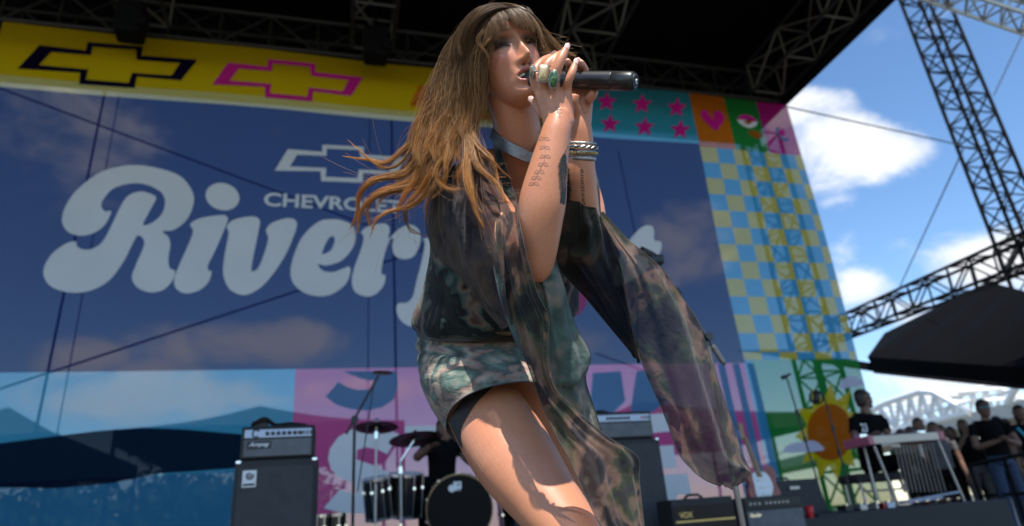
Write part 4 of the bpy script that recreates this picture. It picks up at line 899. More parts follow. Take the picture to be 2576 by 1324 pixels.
def set_col(me, C_):
    a = me.color_attributes.new('Col', 'FLOAT_COLOR', 'POINT'); a.data.foreach_set('color', np.c_[C_, np.ones(len(C_))].astype(np.float32).ravel())
m_skin = vcol_mat('tanned_skin', .37, .5, sss=.10, bump=.18, bscale=950)
SG = empty('person', (0.30, 1.45, 0), 'singer with long windblown brown hair in a sheer camouflage dress gripping a microphone', 'person')
body = fuse(sk, 'body', m_skin, SG, .0026, 5, .5)
bme = body.data; bco = np.empty(len(bme.vertices)*3); bme.vertices.foreach_get('co', bco); bco = bco.reshape(-1, 3)
def paint_body():
    base = np.array([.53, .222, .122]); C_ = np.tile(base, (len(bco), 1))
    h = toH(bco); X, Y, Z = h.T; ax = np.abs(X); near = (np.linalg.norm(h-np.array([0, 0, -.01]), axis=1) < .19) & (Z > -.135)
    fr = near & (Y > .03)
    def mixc(mask, col, w): C_[mask] = C_[mask]*(1-w[mask, None]) + np.array(col)*w[mask, None]
    mixc(fr, (.52, .15, .10), np.clip(.6*g2(ax, Z, .043, -.030, .018, .014), 0, 1))                      # flushed cheeks
    gap, top, bot = mouth_gap(X, Z); lw = np.clip(1-(X/.027)**2, 0, 1)**.5
    lip = np.clip(1.25-np.abs(Z-(top+.0036))/.0040, 0, 1)+np.clip(1.25-np.abs(Z-(bot-.0044))/.0048, 0, 1)
    mixc(fr, (.40, .085, .085), np.clip(lip*lw*(ax < .0265), 0, 1)*.92)
    mixc(fr, (.045, .012, .010), np.clip(gap/.0012, 0, 1)*(ax < MO_W))
    mixc(fr, (.050, .034, .013), np.clip(1.5*g2(ax, Z, .032, .0050, .018, .0090), 0, 1)*.92)               # shimmering lid shadow
    mixc(fr, (.02, .012, .008), np.clip(1.8*np.exp(-((Z-(-.0048-.10*(ax-.031)**2*40))/.0034)**2-((ax-.032)/.0155)**4), 0, 1))   # lash line
    mixc(fr, (.04, .025, .015), np.clip(.9*np.exp(-((Z+.0095)/.0035)**2-((ax-.034)/.015)**4), 0, 1)*.7)
    mixc(fr, (.07, .035, .02), np.clip(np.exp(-((Z-.0225-.10*(ax-.03)*.6)/.0032)**2-((ax-.031)/.018)**4), 0, 1)*.95)                 # brow
    mixc(fr, (.05, .012, .008), np.clip(1.3*g2(ax, Z, .0068, -.0568, .0038, .0026), 0, 1))
    sc = near & (((Z > .040) & (Y < .11)) | (Y < -.015) & (Z > -.06)); mixc(sc, (.035, .020, .012), np.ones(len(C_))*.95)
    rg = np.random.default_rng(3); C_ *= (1+.035*rg.normal(size=(len(C_), 1)))
    ph = rg.uniform(0, 6.28, (10, 3)); kk = rg.normal(size=(10, 3))*60; bl = sum(np.sin(bco @ kk[i]+ph[i, 0]) for i in range(10))/10; C_ *= 1+np.stack([.05*bl, .10*bl, .11*bl], 1)
    set_col(bme, np.clip(C_, 0, 1))
paint_body()
BVH = BVHTree.FromObject(body, bpy.context.evaluated_depsgraph_get())
def on_body(px, py, lift=.0006):
    """the point of the skin met from the measured bearing"""
    q = ray(px, py); q = q/np.linalg.norm(q); hit = BVH.ray_cast(Vector(CAM), Vector(q), 5.0)
    return None if hit[0] is None else np.array(hit[0])-q*lift
m_teeth = mat('teeth', (.78, .74, .66), .25); m_nail = mat('pale_nail', (.70, .46, .40), .2, coat=.5)
# teeth: a curved upper row, each tooth its own bump
T = []
for i in range(41):
    x = -.0195+.039*i/40; ins = .0005*abs(math.sin((x+.0195)/.039*math.pi*9)); y = .0835-34*x*x*.55-ins
    zt_ = mouth_gap(np.array([x]), np.array([0.]))[1][0]
    T.append([Hd((x, y-.004, zt_+.004)), Hd((x, y, zt_+.001)), Hd((x, y, zt_-.003)), Hd((x, y-.0006, zt_-.0062+ins*1.5)), Hd((x, y-.004, zt_-.0058))])
grid_mesh('upper_teeth', np.array(T), m_teeth, SG)
m_tongue = mat('tongue', (.30, .06, .06), .35); V_ = [[Hd((x, .068-.2*abs(x)+.006*math.sin(t), -.090+.006*math.sin(t))) for t in np.linspace(0, 3.1, 6)] for x in np.linspace(-.012, .012, 7)]
grid_mesh('tongue', np.array(V_), m_tongue, SG)
# lashes
m_lash = mat('black_lash', (.006, .005, .004), .6)
for s_ in (-1, 1):
    lm = MB()
    for i in range(26):
        u = i/25; x = s_*(.018+.028*u); z0 = -.0042-.10*(abs(x)-.031)**2*40; p = np.array([x, .0, z0]); yy = np.interp(abs(x), [.018, .031, .046], [.0815, .0845, .074]); p[1] = yy
        d = np.array([s_*(.3+u)*.004, .006, -.0045+.0035*u]); lm.tube([Hd(p), Hd(p+d*.6), Hd(p+d+np.array([0, 0, .0015]))], [.0007, .0005, .0001], 4, False)
    lm.build('eyelashes', m_lash, SG)
# nails
def nail(tip, prev, r_, parent=SG):
    t = c2h(*tip); a = t-c2h(*prev); a /= np.linalg.norm(a); v = CAM-t; v = v-(v@a)*a; v /= np.linalg.norm(v); s = np.cross(a, v); G = []
    for i in range(7):
        row = []
        for j in range(7):
            u = i/6; w = (j/6-.5)*2; ww = r_*.72*math.sqrt(max(0, 1-max(0, (u-.55)/.45)**2*.9)); row.append(t+a*(-.004+.0135*u)+s*ww*w+v*(r_*1.03*math.sqrt(max(.05, 1-.42*w*w))+.0004-.0025*max(0, u-.5)))
        G.append(row)
    grid_mesh('nail', np.array(G), m_nail, parent)
nail(RF['ring'][-1], RF['ring'][-2], .0068); nail(RF['pinky'][-1], RF['pinky'][-2], .0060); nail(RF['middle'][-1], RF['middle'][-2], .0072)
for q in LF[:3]: nail(q[-1], q[-2], .0068)
nail((385, 872, 1.23), (430, 915, 1.222), .0075)

# --- microphone
m_mic = mat('mic_black', (.012, .012, .013), .35, spec=.5, coat=.15); m_mesh = mat('mic_grille', (.10, .10, .10), .4, metal=.8, bump=.6, bscale=900)
ma, mb_ = W(1352, 200, 1.315), W(1597, 205, 1.215); mx_ = (mb_-ma); ml = np.linalg.norm(mx_); mx_ /= ml
mic = empty('microphone', ma, 'black wireless handheld microphone held up to the mouth', 'microphone')
MB().lathe([(.045, .0165), (.06, .0172), (ml*.62, .0180), (ml*.78, .0185)], ma, mx_, 40, False).build('handle', m_mic, mic, True)
MB().lathe([(ml*.78, .0183), (ml*.785, .0179), (ml*.79, .0186), (ml*.965, .0184), (ml*.99, .0172), (ml, .0150)], ma, mx_, 40, False).build('battery_cover', m_mic, mic, True)
ecap = MB().lathe([(ml*.999, .0151), (ml+.002, .0135), (ml+.0025, .0100), (ml+.0005, .0092)], ma, mx_, 40).build('end_cap', m_blk, mic, True)
dsk = MB().lathe([(ml+.003, .0048), (ml+.0042, .0046)], ma, mx_, 24).build('label_disc', m_wht, ecap)
u_, v_ = frame(mx_)
for k in (-1, 0, 1): MB().box(ma+mx_*(ml+.0046)+v_*.0016*k, (.0030, .0010, .0010)).build('label_print', m_blk, ecap)
MB().lathe([(-.028, .003), (-.026, .012), (-.018, .021), (-.004, .0245), (.010, .0245), (.022, .022), (.040, .0175)], ma, mx_, 32).build('grille', m_mesh, mic, True)
MB().lathe([(.002, .0250), (.010, .0250)], ma, mx_, 32, False).build('grille_band', m_mic, mic, True)

# --- jewellery
m_silv = mat('old_silver', (.36, .35, .33), .42, metal=1.0, noise=.4, nscale=120, bump=.4, bscale=350)
def stone_mat(name, a, b, sc):
    mt = mat(name, a, .22, noise=0, coat=.5); nt = mt.node_tree; nz = nt.nodes.new('ShaderNodeTexNoise'); nz.inputs['Scale'].default_value = sc; nz.inputs['Detail'].default_value = 6
    tc = nt.nodes.new('ShaderNodeTexCoord'); nt.links.new(tc.outputs['Object'], nz.inputs['Vector']); cr = nt.nodes.new('ShaderNodeValToRGB'); cr.color_ramp.elements[0].color = (*a, 1); cr.color_ramp.elements[1].color = (*b, 1); cr.color_ramp.elements[0].position = .4; cr.color_ramp.elements[1].position = .62
    nt.links.new(nz.outputs['Fac'], cr.inputs[0]); nt.links.new(cr.outputs[0], nt.nodes['Principled BSDF'].inputs['Base Color']); return mt
m_gst = stone_mat('moss_green_stone', (.012, .05, .012), (.05, .14, .035), 260); m_jas = stone_mat('tan_jasper', (.42, .30, .14), (.55, .44, .24), 90); m_tur = stone_mat('green_brown_turquoise', (.10, .16, .06), (.22, .13, .05), 160)
def ring_piece(cen, updir, wpx, hpx, shape_, stone, facing, label):
    c = c2h(*cen); u = c2h(updir[0], updir[1], cen[2])-c; u /= np.linalg.norm(u); n_ = facing-(facing@u)*u; n_ /= np.linalg.norm(n_); s = np.cross(u, n_); k = .2297/F*cen[2]
    a, b = wpx*k/2, hpx*k/2; root = SG
    def outline(sc):
        if shape_ == 'oval': return [(a*sc*math.cos(t), b*sc*math.sin(t)) for t in np.linspace(0, 2*math.pi, 28, endpoint=False)]
        return [(a*sc*np.sign(math.cos(t))*abs(math.cos(t))**.35, b*sc*np.sign(math.sin(t))*abs(math.sin(t))**.35) for t in np.linspace(0, 2*math.pi, 28, endpoint=False)]
    lay = lambda sc, h_: np.array([c+s*p+u*q+n_*h_ for p, q in outline(sc)])
    bz = grid_mesh('ring', np.array([lay(1.12, -.003), lay(1.16, .0005), lay(1.10, .0032), lay(.98, .0030), lay(.97, .0015)]), m_silv, SG, True); bz['label'] = label
    gm = MB(); G = [lay(.98, .002), lay(.97, .0042), lay(.80, .0060), lay(.45, .0070), lay(.05, .0072)]; grid_mesh('stone', np.array(G), stone, bz, True)
    bd_ = MB()
    for p, q in outline(1.15)[::1]: bd_.lathe([(-.0008, .0003), (0, .0009), (.0008, .0003)], c+s*p+u*q+n_*.0022, n_, 5)
    bo = bd_.build('beaded_edge', m_silv, bz); bo['kind'] = 'stuff'
    MB().tube([c+s*.0105*math.cos(t)-n_*(.0085-.0098*math.sin(t)) for t in np.linspace(0, 2*math.pi, 24)], .0016, 6, False).build('shank', m_silv, bz)
tc_ = -FWD
ring_piece((386, 555, 1.190), (392, 455), 52, 130, 'oval', m_tur, tc_-RGT*1.5, 'silver ring with green and brown stone on the index finger')
ring_piece((500, 580, 1.1745), (510, 470), 104, 172, 'square', m_jas, tc_-RGT*.15, 'silver ring with square tan stone on the middle finger')
ring_piece((612, 640, 1.1715), (622, 540), 96, 186, 'oval', m_gst, tc_-RGT*.1, 'ring with dark green oval stone on the ring finger')
# bracelet on the far wrist: stacked bands and a row of beads
bc0 = W(1458, 380, 1.287); bax = W(1459, 345, 1.283)-W(1456, 420, 1.291); bax /= np.linalg.norm(bax); bu, bv = frame(bax)
for k, (h0, h1, rr) in enumerate(((-.019, -.011, .0335), (-.0095, .002, .0330), (.004, .010, .0335), (.0115, .017, .0328))):
    br = MB().lathe([(h0, rr-.002), (h0, rr), (h1, rr), (h1, rr-.002)], bc0, bax, 40, False).build('bracelet', m_silv, SG, True)
    br['label'] = ['plain silver cuff', 'silver cuff set with beads', 'twisted silver cuff', 'narrow silver cuff'][k]+' on the wrist behind the microphone'
    if k == 1:
        for j in range(36): a = 2*math.pi*j/36; MB().lathe([(-.0026, .0005), (-.0015, .0022), (.0015, .0022), (.0026, .0005)], bc0+bax*-.004+(bu*math.cos(a)+bv*math.sin(a))*.0345, bax, 6).build('bead', m_gold, br)
    if k == 2:
        for st0 in (0, math.pi): MB().tube([bc0+bax*(.007+.0025*math.sin(9*t+st0))+(bu*math.cos(t)+bv*math.sin(t))*(.0345+.0012*math.cos(9*t+st0)) for t in np.linspace(0, 2*math.pi, 120)], .0016, 5, False).build('twisted_wire', m_silv, br)
# necklace: several liquid-silver strands hanging in a shallow V
nk = MB()
NP = [(1237, 335), (1250, 352), (1280, 372), (1312, 388), (1337, 397), (1350, 385), (1362, 362), (1368, 335)]
NDD = [1.425, 1.398, 1.376, 1.370, 1.374, 1.382, 1.398, 1.425]
def neck_pt(x, y):
    d = float(np.interp(x, [p[0] for p in NP], NDD)); p = on_body(x, y, .0)
    if p is not None: e = (p-CAM)@FWD; d = min(d, e-.004) if 1.33 < e < 1.5 else d
    return W(x, y, d)
neck_root = None
for k in range(9):
    dx = (k-4)*2.6
    Q = []
    for i, (x, y) in enumerate(NP):
        sl_ = 1.0 if i < 4 else (.9 if i == 4 else .8); Q.append(neck_pt(x-dx*.35*(1 if i < 4 else -1 if i > 4 else 0), y+dx*1.15*sl_))
    o = MB().tube(crv(Q, 6), .0020, 6).build('necklace' if k == 0 else 'strand', m_silv, SG if neck_root is None else neck_root, True)
    if neck_root is None: neck_root = o; o['label'] = 'silver necklace of many fine strands meeting in a point'
pt = [neck_pt(1337, 398), neck_pt(1343, 403), neck_pt(1352, 412)]; MB().tube(pt, [.003, .0025, .0008], 6).build('pendant', m_silv, neck_root)
er = MB().tube([Hd((.079+.011*math.cos(t)*.2, -.004+.011*math.sin(t), -.058+.013*math.cos(t))) for t in np.linspace(0, 6.28, 24)], .0022, 6, False).build('hoop_earring', m_silv, SG, True)

# --- tattoos: thin ink shapes lying on the skin
m_ink = mat('tattoo_ink', (.035, .035, .032), .55, spec=.3); m_ink2 = mat('faded_tattoo_ink', (.20, .11, .08), .5, spec=.3)
def ink_line(P, wpx, m_, name='tattoo', parent=SG):
    P = crv(P, 6); V = []; n_ = len(P)
    T_ = np.gradient(P, axis=0)
    for i, p in enumerate(P):
        t = T_[i]/(np.linalg.norm(T_[i])+1e-9); w = wpx*(math.sin(math.pi*min(.94, max(.06, i/(n_-1))))**.6); a = on_body(p[0]-t[1]*w/2, p[1]+t[0]*w/2, .0005); b = on_body(p[0]+t[1]*w/2, p[1]-t[0]*w/2, .0005)
        if a is None or b is None: return None
        V += [a, b]
    return V, [(2*i, 2*i+1, 2*i+3, 2*i+2) for i in range(n_-1)]
def tattoo(name, lines, m_, label):
    mbx = MB()
    for P, w in lines:
        q = ink_line(P, w, m_)
        if q: mbx.add(*q)
    if mbx.v: o = mbx.build(name, m_, SG); o['label'] = label; o['kind'] = 'stuff'
def c1h(x, y): return (1055.5+x*.3377, y*.3377)
sprig = []; stem = [c1h(*p) for p in [(930, 1000), (928, 1060), (935, 1130), (932, 1190), (905, 1250), (880, 1300), (860, 1340), (845, 1390)]]
sprig.append((stem, 1.0)); st_c = crv(stem, 6)
for i in range(3, len(st_c)-2, 6):
    p = st_c[i]
    for s_ in (-1, 1): sprig.append(([p, (p[0]+s_*7, p[1]-2), (p[0]+s_*14, p[1]+6)], 1.1)); sprig.append(([p, (p[0]+s_*5, p[1]+5), (p[0]+s_*14, p[1]+6)], 1.5))
tattoo('leaf_tattoo', sprig, m_ink2, 'fine leaf sprig tattoo along the near forearm')
fea = []; spine = crv([c1h(*p) for p in [(1118, 1075), (1085, 1140), (1070, 1220), (1075, 1300), (1085, 1390), (1085, 1460), (1062, 1520)]], 8)
fea.append((spine[::4], 2.4))
for i in range(8, len(spine)-3):
    p = spine[i]; f_ = math.sin(math.pi*(i-6)/(len(spine)-8))**.6; t = spine[min(i+1, len(spine)-1)]-spine[i-1]; t /= np.linalg.norm(t)+1e-9; n_ = np.array([-t[1], t[0]])
    for s_ in (-1, 1): q = p+t*9+n_*s_*16*f_*(.85+.3*random.random()); fea.append(([p, (p+q)/2+t*1.5, q], 3.0))
tattoo('feather_tattoo', fea, m_ink, 'dark feather tattoo down the side of the near forearm')
rose = [([c2_ for c2_ in [(1252.2+(680+28*math.cos(t))*.2297, 53.7+(985+24*math.sin(t))*.2297) for t in np.linspace(0, 6.2, 12)]], 1.5), ([(1252.2+(670+14*math.cos(t))*.2297, 53.7+(980+12*math.sin(t))*.2297) for t in np.linspace(0, 6.2, 8)], 1.5), ([(1252.2+680*.2297, 53.7+1005*.2297), (1252.2+672*.2297, 53.7+1030*.2297), (1252.2+682*.2297, 53.7+1062*.2297)], 1.2), ([(1252.2+672*.2297, 53.7+1050*.2297), (1252.2+695*.2297, 53.7+1045*.2297)], 1.2)]
tattoo('rose_tattoo', rose, m_ink2, 'tiny rose tattoo on the back of the near hand')
scr = []
for k in range(17):
    y = 428+k*6.6; x = 1463+k*.35
    for q in range(2): scr.append(([(x-4+4*q+random.uniform(-1, 1), y-1.6), (x-1+4*q, y+1.4*random.choice((-1, 1))), (x+1+4*q, y+1.6)], 2.2))
tattoo('script_tattoo', scr, m_ink, 'column of small dark lettering on the far forearm')
# ------------------------------------------------------------------ the dress
def camo(name, sc, stops, see=.10, trans=.25, off=0.0, stretch=(1, 1, 1), rot=(0, 0, 0), rough=.9, dim=.66):
    """sheer printed chiffon with blurred patches of colour"""
    mt = bpy.data.materials.new(name); mt.use_nodes = True; nt = mt.node_tree; nt.nodes.clear(); L = nt.links; n = nt.nodes.new
    out = n('ShaderNodeOutputMaterial'); tc = n('ShaderNodeTexCoord'); mp = n('ShaderNodeMapping'); mp.inputs['Location'].default_value = (off, off*1.3, -off); mp.inputs['Scale'].default_value = stretch; mp.inputs['Rotation'].default_value = rot; L.new(tc.outputs['Object'], mp.inputs[0])
    nz = n('ShaderNodeTexNoise'); nz.inputs['Scale'].default_value = sc; nz.inputs['Detail'].default_value = 3.5; nz.inputs['Roughness'].default_value = .55; nz.inputs['Distortion'].default_value = .35; L.new(mp.outputs[0], nz.inputs['Vector'])
    cr = n('ShaderNodeValToRGB'); L.new(nz.outputs['Fac'], cr.inputs[0]); e = cr.color_ramp.elements
    while len(e) < len(stops): e.new(.5)
    for k, (p, c) in enumerate(stops): e[k].position = p; e[k].color = (*c, 1)
    n2 = n('ShaderNodeTexNoise'); n2.inputs['Scale'].default_value = sc*2.3; n2.inputs['Detail'].default_value = 5; L.new(mp.outputs[0], n2.inputs['Vector'])
    mr = n('ShaderNodeMapRange'); L.new(n2.outputs['Fac'], mr.inputs[0]); mr.inputs[1].default_value = .3; mr.inputs[2].default_value = .7; mr.inputs[3].default_value = .55*dim; mr.inputs[4].default_value = 1.35*dim
    mul = n('ShaderNodeVectorMath'); mul.operation = 'MULTIPLY'; L.new(cr.outputs[0], mul.inputs[0]); L.new(mr.outputs[0], mul.inputs[1])
    pb = n('ShaderNodeBsdfPrincipled'); pb.inputs['Roughness'].default_value = rough; pb.inputs['Specular IOR Level'].default_value = .12; pb.inputs['Sheen Weight'].default_value = .15; L.new(mul.outputs[0], pb.inputs['Base Color'])
    wv = n('ShaderNodeTexNoise'); wv.inputs['Scale'].default_value = 900; L.new(tc.outputs['Object'], wv.inputs['Vector']); w2 = n('ShaderNodeTexNoise'); w2.inputs['Scale'].default_value = 55; w2.inputs['Detail'].default_value = 4; w2.inputs['Distortion'].default_value = .8; L.new(mp.outputs[0], w2.inputs['Vector']); ba = n('ShaderNodeBump'); ba.inputs['Strength'].default_value = .6; ba.inputs['Distance'].default_value = .006; L.new(w2.outputs['Fac'], ba.inputs['Height'])
    bp = n('ShaderNodeBump'); bp.inputs['Strength'].default_value = .3; bp.inputs['Distance'].default_value = .0008; L.new(wv.outputs['Fac'], bp.inputs['Height']); L.new(ba.outputs[0], bp.inputs['Normal']); L.new(bp.outputs[0], pb.inputs['Normal'])
    tl = n('ShaderNodeBsdfTranslucent'); L.new(mul.outputs[0], tl.inputs[0]); a = n('ShaderNodeMixShader'); a.inputs[0].default_value = trans; L.new(pb.outputs[0], a.inputs[1]); L.new(tl.outputs[0], a.inputs[2])
    tr = n('ShaderNodeBsdfTransparent'); tr.inputs[0].default_value = (.92, .9, .9, 1); b = n('ShaderNodeMixShader'); b.inputs[0].default_value = see; L.new(a.outputs[0], b.inputs[1]); L.new(tr.outputs[0], b.inputs[2]); L.new(b.outputs[0], out.inputs[0])
    return mt
CH, DG, TE, TA, RO, LT = (.020, .020, .021), (.032, .040, .036), (.085, .140, .120), (.30, .235, .175), (.16, .075, .065), (.40, .34, .27)
m_dress = camo('camouflage_chiffon', 8.5, [(.32, CH), (.43, DG), (.47, CH), (.50, TE), (.545, TA), (.585, RO), (.62, CH), (.70, TE)], .05, .22, 2.2)
m_skirt = camo('camouflage_skirt_jersey', 9.0, [(.30, CH), (.39, (.09, .10, .09)), (.43, (.13, .20, .165)), (.49, LT), (.535, (.38, .25, .21)), (.575, (.11, .13, .115)), (.61, (.13, .21, .18)), (.68, LT)], .0, .05, 5.1, (1, 1, 1.5), dim=.85)
m_slv = camo('camouflage_sleeve', 8.0, [(.32, CH), (.42, (.05, .045, .05)), (.46, (.06, .078, .045)), (.50, (.20, .14, .09)), (.54, (.25, .15, .115)), (.575, (.045, .04, .045)), (.65, (.028, .028, .03)), (.71, (.20, .19, .13))], .17, .30, 9.4, (1.2, 1.2, .85), (0, .5, 0), dim=.74)
m_drp = camo('camouflage_drape', 8.0, [(.30, DG), (.40, (.10, .16, .14)), (.50, (.16, .25, .22)), (.57, LT), (.66, (.13, .21, .18)), (.78, TA)], .04, .2, 3.3)
m_dark = camo('dark_chiffon', 7.0, [(.30, (.010, .010, .010)), (.46, (.020, .019, .018)), (.52, (.085, .055, .045)), (.60, (.03, .04, .032)), (.70, (.012, .012, .012))], .03, .2, 1.1)
m_pur = camo('sheer_shoulder_chiffon', 7.5, [(.30, (.06, .045, .05)), (.42, (.09, .075, .085)), (.50, (.16, .115, .095)), (.57, (.12, .10, .075)), (.64, (.20, .10, .09)), (.74, (.07, .06, .065))], .28, .25, 4.6)
m_hem = mat('grey_overlock_thread', (.06, .06, .063), .8, bump=.5, bscale=900)
m_short = mat('black_mesh_knit', (.022, .018, .019), .7, bump=.9, bscale=420, noise=.3, nscale=500)

def resamp(P, n_): P = crv(P, 10); t = np.linspace(0, len(P)-1, n_); i = np.floor(t).astype(int).clip(0, len(P)-2); f = (t-i)[:, None]; return P[i]*(1-f)+P[i+1]*f
def normals(G):
    a = np.gradient(G, axis=0); b = np.gradient(G, axis=1); n_ = np.cross(a, b); return n_/(np.linalg.norm(n_, axis=2, keepdims=True)+1e-12)
def cloth(name, rows, m_, nr=70, nc=40, wr=None, hems=(), bulge=0.0, parent=SG):
    R_ = []
    for r_ in rows:
        r_ = [tuple(p) for p in r_]
        if len(r_) == 2 and bulge: a, b = r_; r_ = [a, ((a[0]+b[0])/2, (a[1]+b[1])/2, (a[2]+b[2])/2-bulge), b]
        P = np.array([W(*p) for p in r_]); R_.append(resamp(P, nc) if len(P) > 1 else np.repeat(P, nc, 0))
    R_ = np.array(R_); G = np.stack([resamp(R_[:, j], nr) for j in range(nc)], 1)
    if wr is not None:
        N_ = normals(G); s = np.sign(np.mean(N_ @ -FWD)); U, V_ = np.meshgrid(np.linspace(0, 1, nr), np.linspace(0, 1, nc), indexing='ij'); G = G + N_*s*wr(U, V_)[..., None]
    o = grid_mesh(name, G, m_, parent)
    for h in hems:
        P = {'l': G[:, 0], 'r': G[:, -1], 't': G[0], 'b': G[-1]}[h]; MB().tube(P, .0009, 5).build('hem', m_hem, o, True)
    return o, G
def folds(specs):
    """specs: (amplitude, frequency across, slant, phase, sharpness)"""
    def f(U, V_):
        d = np.zeros_like(U)
        for (a, fq, sl_, ph, sh) in specs:
            s = np.sin(2*math.pi*(fq*V_+sl_*U)+ph); d += a*np.sign(s)*np.abs(s)**sh
        return d
    return f
def hull(name, rings, m_, nr, nc, wr=None, keep=None, parent=SG):
    """a tube of cloth: every ring given by its left, right and front points"""
    R_ = []
    th = np.linspace(0, 2*math.pi, nc, endpoint=False)
    for (l, r_, f_) in rings:
        l, r_, f_ = W(*l), W(*r_), W(*f_); c = (l+r_)/2; a = (r_-l)/2; b = f_-c; ct, st_ = np.cos(th), np.sin(th)
        R_.append(c+np.outer(-np.sign(ct)*np.abs(ct)**.9, a)+np.outer(np.sign(st_)*np.abs(st_)**.9, b))
    R_ = np.array(R_); G = np.stack([resamp(R_[:, j], nr) for j in range(nc)], 1)
    Gp = np.concatenate([G[:, -1:], G, G[:, :1]], 1); N_ = normals(Gp)[:, 1:-1]; cen = G.mean(1, keepdims=True); s = np.sign(np.mean(np.sum(N_*(G-cen), 2)))
    if wr is not None:
        U, T_ = np.meshgrid(np.linspace(0, 1, nr), th, indexing='ij'); G = G + N_*s*wr(U, T_)[..., None]
    nr_, nc_ = G.shape[:2]; V = G.reshape(-1, 3); Fc = []
    for i in range(nr_-1):
        for j in range(nc_):
            q = (i*nc_+j, i*nc_+(j+1) % nc_, (i+1)*nc_+(j+1) % nc_, (i+1)*nc_+j)
            if keep is None or keep(V[list(q)].mean(0)): Fc.append(q)
    o = mesh(name, V, Fc, m_, parent, True); return o, G
# skirt: gathered folds under the waist, smooth over the hip
def skirt_wr(U, T_):
    k = np.exp(-((U-.25)/.28)**2); return k*(.0045*np.abs(np.sin(17*U*math.pi/2+1.3*np.sin(T_)+.8*np.sin(2*T_+1)))**.7) + .0016*np.sin(30*U+3*np.sin(T_*2))*np.clip(1-U, 0, 1) + .0025*np.sin(5*T_+8*U)*np.exp(-((T_-.2)/.5)**2)
sk_rings = [((1060, 806, 1.61), (1425, 790, 1.66), (1240, 840, 1.47)), ((1056, 850, 1.61), (1435, 840, 1.66), (1245, 872, 1.445)), ((1055, 910, 1.60), (1445, 900, 1.66), (1248, 910, 1.405)), ((1062, 965, 1.585), (1450, 950, 1.65), (1252, 938, 1.375)), ((1088, 1030, 1.55), (1440, 995, 1.62), (1256, 955, 1.36)), ((1128, 1086, 1.50), (1420, 1030, 1.59), (1264, 966, 1.350))]
skirt, SKG = hull('skirt', sk_rings, m_skirt, 90, 120, skirt_wr)
MB().tube(np.vstack([SKG[-1], SKG[-1][:1]]), .0014, 5).build('hem', m_hem, skirt, True)
A_s = crv([(1118, 1078), (1138, 1040), (1160, 1010), (1195, 978), (1236, 958)], 6); B_s = crv([(1164, 1131), (1158, 1085), (1176, 1046), (1200, 1012), (1240, 974)], 6)
Gs = []
for a_q, b_q in zip(A_s, B_s):
    row = [on_body(*(a_q+(b_q-a_q)*k/6), .0035) for k in range(7)]; ok = [q for q in row if q is not None]
    if len(ok) >= 2:
        row = [q if q is not None else ok[0] for q in row]; Gs.append(row)
if len(Gs) > 2: o = grid_mesh('mesh_shorts', np.array(Gs), m_short, SG)
# bodice: blouson gathered over the belt, V neck cut away
def in_v(P):
    x, y, d = proj(P)
    if d > 1.50: return True
    if y > 560: return True
    xl = np.interp(y, [300, 400, 450, 500, 545], [1238, 1256, 1274, 1292, 1312]); xr = np.interp(y, [300, 400, 545], [1420, 1410, 1330]); return not (xl < x < xr)
def bod_wr(U, T_):
    return .006*np.abs(np.sin(4.5*T_+5*U))*np.clip(U*1.6-.5, 0, 1) + .004*np.sin(7*U*2+2*np.sin(T_)) + .0025*np.sin(11*T_-9*U)*np.clip(U-.3, 0, 1)
bd_rings = [((1170, 405, 1.47), (1450, 400, 1.50), (1312, 400, 1.42)), ((1118, 440, 1.47), (1480, 435, 1.50), (1310, 440, 1.395)), ((1085, 500, 1.48), (1490, 490, 1.52), (1300, 490, 1.375)), ((1076, 560, 1.51), (1480, 550, 1.54), (1290, 550, 1.365)), ((1086, 640, 1.55), (1460, 640, 1.57), (1280, 640, 1.375)), ((1066, 735, 1.58), (1450, 725, 1.60), (1262, 735, 1.385)), ((1040, 792, 1.605), (1450, 775, 1.63), (1250, 808, 1.40)), ((1044, 814, 1.61), (1435, 790, 1.65), (1247, 838, 1.42)), ((1062, 816, 1.61), (1425, 790, 1.66), (1242, 838, 1.455))]
bodice, BG = hull('bodice', bd_rings, m_dress, 110, 130, bod_wr, in_v)
# belt with a tooled buckle, half hidden under the blouse
m_belt = mat('black_leather', (.015, .012, .011), .45, bump=.5, bscale=250); m_buck = mat('tooled_bronze', (.16, .10, .05), .4, metal=.7, bump=1.0, bscale=220)
belt, _ = hull('belt', [((1046, 812, 1.605), (1428, 792, 1.66), (1244, 822, 1.435)), ((1050, 838, 1.605), (1432, 815, 1.66), (1246, 856, 1.430))], m_belt, 8, 90)
bk0 = W(1262, 818, 1.415); bx_ = (W(1300, 824, 1.425)-bk0); bx_ /= np.linalg.norm(bx_); by_ = UPV-(UPV@bx_)*bx_; by_ /= np.linalg.norm(by_); bn_ = np.cross(bx_, by_); bn_ = bn_ if bn_ @ FWD < 0 else -bn_
for k, (dx, w_, h_) in enumerate(((-.022, .022, .032), (.006, .034, .040), (.036, .026, .034))):
    MB().box(bk0+bx_*dx+bn_*.004, (w_, .006, h_), np.stack([bx_, bn_, by_], 1), .002).build('buckle', m_buck, belt)
    MB().tube([bk0+bx_*(dx+w_*.38*math.cos(t))+by_*h_*.36*math.sin(t)+bn_*.0085 for t in np.linspace(0, 6.28, 20)], .0012, 5, False).build('buckle_edge', m_buck, belt)
# collar band along the neckline
cloth('collar_band', [((1236, 335, 1.425), (1247, 348, 1.415)), ((1246, 385, 1.40), (1262, 385, 1.385)), ((1252, 420, 1.385), (1274, 425, 1.37)), ((1262, 470, 1.365), (1288, 470, 1.352)), ((1276, 520, 1.345), (1302, 515, 1.335)), ((1286, 560, 1.325), (1310, 550, 1.315))], m_dress, 40, 8, None, ('l', 'r'))
